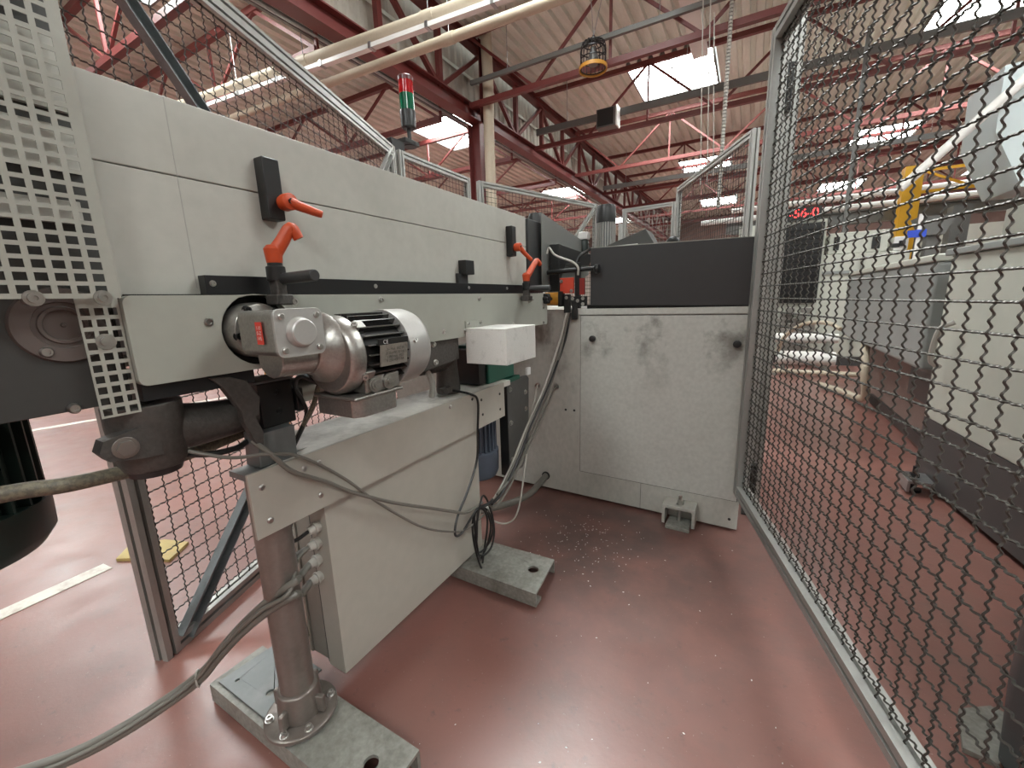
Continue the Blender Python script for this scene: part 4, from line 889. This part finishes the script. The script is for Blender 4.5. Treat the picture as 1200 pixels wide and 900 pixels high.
# things on top of cabinet behind
def vmotor(label, x, y, z0, r, h):
    T = Thing('vertical_motor', label, 'motor', (x, y, z0), 'upright motors behind the covers')
    mb = MB(); mb.cyl((x, y, z0), (x, y, z0 + h * .76), r * .82, n=28); b = T.part('motor_body', mb, M_plate)
    for i in range(24):
        q = R(i * 15); a_ = V((math.cos(q), math.sin(q), 0)); b_ = V((-math.sin(q), math.cos(q), 0))
        mb = MB(); mb.obox(V((x, y, z0 + h * .38)) + a_ * r * .90, a_, b_, V((0, 0, 1)), (r * .09, .0020, h * .37)); T.part('cooling_fin', mb, M_fan, b)
    mb = MB(); mb.lathe((x, y, z0 + h * .74), (0, 0, 1), [(0, r), (h * .19, r), (h * .25, r * .86), (h * .26, r * .6)], 32); T.part('fan_cover', mb, M_black)
vmotor('upright silver motor with black fan cap standing behind the dark cover', -.735, 2.40, 1.13, .055, .37)
vmotor('small upright motor with black cap behind the conveyor hood end', -1.05, 2.15, 1.13, .045, .325)
T = Thing('glass_filter', 'small dark green filter glass with brass cap beside the upright motor', 'filter', (-.85, 2.35, 1.2))
mb = MB(); mb.lathe((-.845, 2.35, 1.17), (0, 0, 1), [(0, .012), (.03, .025), (.14, .025), (.15, .02)], 16); T.part('bowl', mb, M_dkgreen)
mb = MB(); mb.box((-.872, 2.325, 1.32), (-.818, 2.375, 1.36)); T.part('head', mb, M_white, bevel=.004)
T = Thing('tilted_box', 'dark box lying with a wedge-shaped end on the dark cover', 'box', (-.5, 2.38, 1.22))
mb = MB(); mb.prism([(-.70, 1.215), (-.42, 1.215), (-.44, 1.25), (-.49, 1.335), (-.69, 1.27)], (0, 2.28, 0), (1, 0, 0), (0, 0, 1), (0, 1, 0), .16); T.part('lid', mb, M_darkplate, bevel=.004)
mb = MB(); mb.prism([(-.60, 1.2165), (-.47, 1.2155), (-.47, 1.235), (-.60, 1.234)], (0, 2.02, 0), (1, 0, 0), (0, 0, 1), (0, 1, 0), .2); solo('paper_stack', mb, M_white, 'thin stack of white papers on the dark cover by the tilted box', 'papers', (-.55, 2.3, 1.22))
mb = MB(); mb.tube([(-.41, 2.4, 1.2), (-.39, 2.4, 1.27), (-.36, 2.4, 1.275), (-.34, 2.4, 1.2)], .02, 10); solo('black_handle', mb, M_black, 'black curved handle on the dark cover right of the tilted box', 'handle', (-.38, 2.4, 1.2))

# ------------------------------------------------------------ machines beyond the mesh door
T = Thing('background_machine', 'large greenish beige machine housing on a dark plinth beyond the mesh door', 'machine', (1.3, 2.3, 0))
XM = .83
mb = MB(); mb.prism([(XM, 2.84), (1.05, .6), (2.6, .7), (2.4, 3.0)], (0, 0, .345), (1, 0, 0), (0, 1, 0), (0, 0, 1), .80); T.part('housing', mb, M_mach, bevel=.01)
mb = MB(); mb.prism([(XM + .002, 2.835), (1.045, .62), (2.58, .72), (2.38, 2.98)], (0, 0, .03), (1, 0, 0), (0, 1, 0), (0, 0, 1), .315); T.part('plinth', mb, M_plinth)
mb = MB(); mb.prism([(XM - .02, 2.86), (1.03, .58), (2.6, .68), (2.42, 3.0)], (0, 0, 1.145), (1, 0, 0), (0, 1, 0), (0, 0, 1), .03); T.part('top_rim', mb, M_machgrey, bevel=.006)
mb = MB(); mb.tube([(XM - .01, 2.72, .62), (XM - .05, 2.70, .66), (XM - .05, 2.66, .80), (XM - .01, 2.64, .84)], .012, 8); T.part('grab_handle', mb, M_cabl_l)
T = Thing('levelling_foot', 'levelling foot with bolt at the corner of the dark plinth beyond the mesh', 'machine foot', (.80, 2.7, 0))
mb = MB(); mb.box((.74, 2.58, .06), (.84, 2.72, .075)); mb.box((.74, 2.58, .015), (.752, 2.72, .06)); T.part('bracket', mb, M_galv, bevel=.002)
mb = MB(); mb.lathe((.78, 2.65, .0), (0, 0, 1), [(0, .035), (.015, .035), (.015, .01), (.13, .01)], 12); mb.lathe((.78, 2.65, .075), (0, 0, 1), [(0, .02), (.018, .02)], 6); T.part('levelling_bolt', mb, M_blackm)
T = Thing('background_machine', 'mid grey machine casing with sloping top beyond the beige housing', 'machine', (1.3, 4.1, 0))
mb = MB(); mb.box((.84, 3.06, .55), (2.3, 5.35, 1.13)); T.part('casing', mb, M_machgrey, bevel=.02)
mb = MB(); mb.box((1.0, 3.08, .0), (2.2, 5.2, .55)); T.part('underframe', mb, M_wallred)
mb = MB(); mb.box((.98, 3.2, .30), (1.0, 3.7, .52)); mb.box((.98, 3.1, .03), (1.0, 4.6, .10)); T.part('opening', mb, M_black)
mb = MB(); mb.box((.83, 3.06, 1.13), (2.3, 5.3, 1.17)); T.part('lid', mb, M_mach, bevel=.01)
T = Thing('background_machine', 'pale grey machine enclosure with a black louvred panel, far beyond the mesh door', 'machine', (.9, 7.5, 0))
mb = MB(); mb.box((-.2, 6.9, .12), (.80, 8.4, 1.9)); mb.box((.80, 6.95, .12), (1.66, 8.4, 1.45)); T.part('enclosure', mb, M_mach, bevel=.01)
mb = MB(); mb.box((.20, 6.85, .84), (.77, 6.9, 1.86)); lp = T.part('louvred_panel', mb, M_black)
for i in range(16):
    mb = MB(); mb.box((.22, 6.83, .88 + i * .06), (.75, 6.852, .91 + i * .06)); T.part('louvre', mb, M_blackm, lp)
mb = MB(); mb.box((-.2, 6.95, 0), (1.66, 8.3, .12)); T.part('base', mb, M_plinth)
mb = MB(); mb.box((.80, 6.93, 1.2), (1.66, 6.95, 1.24)); mb.box((1.2, 6.92, .2), (1.22, 6.95, 1.4)); T.part('trim', mb, M_machgrey)
T = Thing('led_display', 'black display with lit red digits on top of the louvred machine', 'display', (.5, 6.9, 1.95))
mb = MB(); mb.box((.33, 6.85, 1.91), (.72, 6.95, 2.06)); T.part('case', mb, M_black)
mb = text_mb('-56-0', .15, (.53, 6.848, 1.985), (1, 0, 0), (0, 0, 1), (0, -1, 0), .002); T.part('digits', mb, M_ledred, label='lit red digits')
# pipework at the feet of the far machine
for i, (x0, x1, y, z, r, lab, m) in enumerate(((.35, .95, 6.2, .18, .085, 'fat white lagged pipe lying near the floor beyond the mesh door', M_tray), (.3, 1.0, 6.5, .40, .06, 'white pipe above the fat lagged one beyond the mesh door', M_tray), (.25, 1.6, 5.9, .05, .03, 'thin cream pipe on the floor in front of the far machine', M_cream))):
    T = Thing('floor_pipe', lab, 'pipe', (x0, y, z), 'pipes near the floor')
    mb = MB(); mb.cyl((x0, y, z), (x1, y, z), r); T.part('pipe_run', mb, m)
    for xx in (x0 + .08, x1 - .1):
        mb = MB(); mb.box((xx - .02, y - .05, 0), (xx + .02, y + .05, z - r * .6)); T.part('support', mb, M_foot)
mb = MB()
for i in range(9): mb.obox((.35 + .045 * i, 6.78 + .03 * (i % 3), .52 + .07 * ((i * 5) % 4)), (1, .2, 0), (-.2, 1, 0), (0, 0, 1), (.05 + .01 * (i % 3), .04, .05))
mb.box((.40, 6.76, 0), (.70, 6.80, .50))
solo('valve_block', mb, M_cast, 'cluster of metal valves in front of the far pale machine', 'valves', (.7, 6.6, .6), bevel=.008)
cable('cream hose looping to the floor beyond the mesh door', [(.93, 4.6, .62), (.88, 4.5, .58), (.86, 4.3, .35), (.90, 4.4, .10), (.85, 4.9, .04), (.7, 5.2, .04)], .03, M_cream, 'hose', 'hose', 10)
cable('pale hose rising over the pipes beside the grey casing', [(.36, 6.15, .27), (.40, 6.0, .45), (.55, 5.8, .62), (.75, 5.6, .65), (.84, 5.4, .60)], .022, M_cream, 'hose', 'hose', 10)
# grey runway beam along x
T = Thing('crane_beam', 'dark grey steel beam running across the hall behind the far machines', 'beam', (2, 9, 2.0))
mb = MB(); mb.box((-.5, 9.39, 2.11), (13, 9.41, 2.29)); mb.box((-.5, 9.32, 2.29), (13, 9.48, 2.305)); mb.box((-.5, 9.32, 2.095), (13, 9.48, 2.11)); T.part('web', mb, M_greytray)
for x_ in (0, 3.9, 7.5): 
    mb = MB(); mb.bar((x_, 9.5, 0), (x_, 9.5, 2.1), .2, .2); T.part('leg', mb, M_greytray)
# yellow jib crane
T = Thing('jib_crane', 'yellow jib crane column with lattice arm behind the grey beam', 'crane', (2.1, 8.9, 0))
mb = MB(); mb.box((1.92, 8.9, 0), (2.14, 9.1, 2.8)); T.part('mast', mb, M_yellow)
mb = MB()
for z_ in (2.42, 2.72): mb.bar((2.14, 8.95, z_), (8.0, 8.95, z_), .04, .04)
for i in range(10): mb.bar((2.14 + .57 * i, 8.95, 2.42 if i % 2 else 2.72), (2.14 + .57 * (i + 1), 8.95, 2.72 if i % 2 else 2.42), .03, .03)
T.part('lattice_arm', mb, M_yellow)
# far stuff at right
T = Thing('background_cabinet', 'tall grey panelled machine front far behind the crane column', 'machine', (6, 11, 0))
mb = MB(); mb.box((-.5, 11.5, 0), (9.5, 13, 2.15)); T.part('front', mb, M_mach)
for i in range(5):
    mb = MB(); mb.box((1.2 + i * 1.5, 11.45, .1), (1.35 + i * 1.5, 11.5, 2.1)); T.part('dark_stile', mb, M_plinth)
mb = MB(); mb.box((1.59, 6.885, 1.585), (1.76, 6.90, 1.67)); solo('blue_sign', mb, M_bluesign, 'small blue sign beside the yellow crane column', 'sign', (1.68, 6.9, 1.6))
mb = MB(); mb.box((2.63, 9.30, 1.96), (2.76, 9.32, 2.096)); solo('red_sign', mb, M_redplate, 'small red square sign under the dark grey beam at the right', 'sign', (2.7, 9.25, 1.92))
T = Thing('ventilation_duct', 'pale blue-grey sheet duct dropping at the far right behind the mesh', 'duct', (4.6, 7.5, 2.4))
mb = MB(); mb.prism([(2.50, 2.05), (4.5, 2.1), (4.5, 3.5), (2.20, 3.3), (2.22, 2.65)], (0, 7.0, 0), (1, 0, 0), (0, 0, 1), (0, 1, 0), .9); T.part('duct_body', mb, mat('pale_blue_duct', (.55, .62, .63), .45)); 
for (p, q, lab) in (((1.45, 6.85, 2.15), (2.75, 6.85, 3.55), 'pale sloping conveyor tube rising to the right behind the mesh'), ((-.5, 10.6, 2.72), (9, 10.6, 2.80), 'long white light trunking far behind the mesh door'), ((-1, 9.8, 2.42), (9, 9.8, 2.46), 'white horizontal pipe just above the dark grey beam')):
    mb = MB(); mb.cyl(p, q, .05, n=12); solo('overhead_duct', mb, M_tray, lab, 'duct', p)
for x_, y_, lab in ((1.21, 8.55, 'thin pale post standing behind the louvred machine'),):
    mb = MB(); mb.bar((x_, y_, 0), (x_, y_, 4.7), .05, .05); solo('support_post', mb, M_greytray, lab, 'post', (x_, y_, 0))
# dark object near lower right corner
T = Thing('floor_cabinet', 'dark blue-grey low cabinet with grey base plate at the lower right corner beyond the mesh', 'cabinet', (.72, .9, 0))
mb = MB(); mb.prism([(.76, 1.62), (.647, 1.378), (.53, 1.10), (.56, .80), (.83, .80), (.86, 1.62)], (0, 0, .012), (1, 0, 0), (0, 1, 0), (0, 0, 1), .30); T.part('body', mb, mat('dark_blue_grey', (.035, .045, .05), .4, spots=(.2, .22, .22), amt=.6, scale=40, lo=.6, hi=.68), bevel=.01)
mb = MB(); mb.prism([(.507, 1.215), (.575, 1.26), (.60, 1.25), (.53, 1.09), (.478, 1.10)], (0, 0, 0), (1, 0, 0), (0, 1, 0), (0, 0, 1), .012); T.part('base_plate', mb, M_foot)
# clutter between the machines
for i, (x0, x1, z0, z1, y, lab, m) in enumerate((
    (.85, 1.45, 1.455, 1.72, 7.0, 'pale control box on top of the far machine, nearest the louvred panel', M_mach),
    (1.5, 1.64, 1.455, 1.62, 7.0, 'small white box on the far machine near the yellow crane column', M_tray),
    (2.35, 4.6, 1.15, 1.80, 6.3, 'long pale machine cover in the distance at the right behind the beige housing', M_mach))):
    T = Thing('background_box', lab, 'machine', ((x0 + x1) / 2, y, z0), 'pale boxes in the background')
    mb = MB(); mb.box((x0, y, z0), (x1, y + .5, z1)); T.part('box_body', mb, m, bevel=.01)
    mb = MB(); mb.box((x0 + .05, y - .01, z0 + .05), (x0 + .11, y, z1 - .05)); T.part('dark_slot', mb, M_black)
    mb = MB(); mb.box((x1 - .16, y - .01, z0 + .04), (x1 - .08, y, z1 - .08)); T.part('dark_slot', mb, M_black)
    if y < 6.5:
        mb = MB(); mb.box((x0 + .05, y + .1, 0), (x1 - .05, y + .4, z0)); T.part('stand', mb, M_machgrey)
T = Thing('tool_stand', 'dark splayed stand between the crane column and the far pale cover', 'stand', (1.9, 7.1, 0))
mb = MB(); mb.prism([(1.72, 1.84), (2.06, 1.84), (1.98, 1.62), (1.82, 1.62)], (0, 7.1, 0), (1, 0, 0), (0, 0, 1), (0, 1, 0), .3); T.part('head', mb, M_greytray)
mb = MB(); mb.box((1.84, 7.15, 0), (1.95, 7.3, 1.62)); T.part('stem', mb, M_greytray)
mb = MB(); mb.box((1.68, 6.9, .0), (1.715, 6.93, 1.85)); solo('white_upright', mb, M_tray, 'thin white upright beside the dark splayed stand', 'post', (1.7, 6.9, 0))
mb = MB(); mb.box((2.16, 7.6, 0), (2.33, 7.8, 2.0)); solo('dark_upright', mb, M_greytray, 'dark square upright below the grey beam right of the splayed stand', 'post', (2.2, 7.7, 0))

# ------------------------------------------------------------ beyond the left fence: yellow pieces on the floor
for i, (p, q, lab) in enumerate((((-2.17, .52), (-2.12, .66), 'flat yellow board lying on the floor behind the leftmost mesh fence'),)):
    mb = MB(); mb.prism([(-2.17, .50), (-2.06, .56), (-1.96, .60), (-2.04, .70), (-2.16, .66), (-2.24, .56)], (0, 0, 0), (1, 0, 0), (0, 1, 0), (0, 0, 1), .012); solo('yellow_board', mb, mat('dull_ochre_board', (.50, .38, .14), .55, spots=(.35, .27, .15), amt=.6, scale=20), lab, 'board', (-2.1, .65, 0))
mb = MB(); mb.bar((-3.3, 1.9, .6), (-2.9, 2.6, .6), .1, .1); mb.bar((-3.3, 1.9, 0), (-3.3, 1.9, .6), .1, .1); mb.bar((-2.9, 2.6, 0), (-2.9, 2.6, .6), .1, .1)
solo('yellow_barrier', mb, M_yellow, 'low yellow barrier rail behind the mesh fence under the gear motor', 'barrier', (-3.1, 2.2, 0), bevel=.01)
T = Thing('background_machine', 'white and grey machine block beyond the mesh under the conveyor beam', 'machine', (-5, 5.5, 0))
mb = MB(); mb.box((-6.5, 6.0, 0), (-3.2, 7.0, 1.3)); T.part('housing', mb, M_tray, bevel=.02)
mb = MB(); mb.box((-6.3, 5.98, .2), (-4.9, 6.0, 1.1)); mb.box((-4.7, 5.98, .2), (-3.4, 6.0, 1.1)); T.part('door_leaf', mb, M_machgrey)

# ------------------------------------------------------------ paint chips swept on the floor near the cabinet
mb = MB(); rnd = random.Random(3)
for i in range(190):
    if i < 150: x_, y_ = rnd.gauss(-.52, .13), rnd.gauss(1.50, .12)
    else: x_, y_ = rnd.uniform(-.75, .2), rnd.uniform(.5, 1.8)
    if x_ < -.72 and y_ < 1.3: continue
    s_ = rnd.uniform(.0014, .0042); a_ = rnd.uniform(0, 6.28); c, s2 = math.cos(a_) * s_, math.sin(a_) * s_
    mb.add([(x_ + c, y_ + s2, 0), (x_ - s2 * .6, y_ + c * .6, 0), (x_ - c, y_ - s2, 0), (x_ + s2 * .6, y_ - c * .6, 0), (x_, y_, .0015)], [(0, 1, 4), (1, 2, 4), (2, 3, 4), (3, 0, 4)])
solo('paint_chips', mb, M_white, 'scatter of tiny white chips on the red floor in front of the cabinet', 'debris', (-.5, 1.5, 0), kind='stuff')
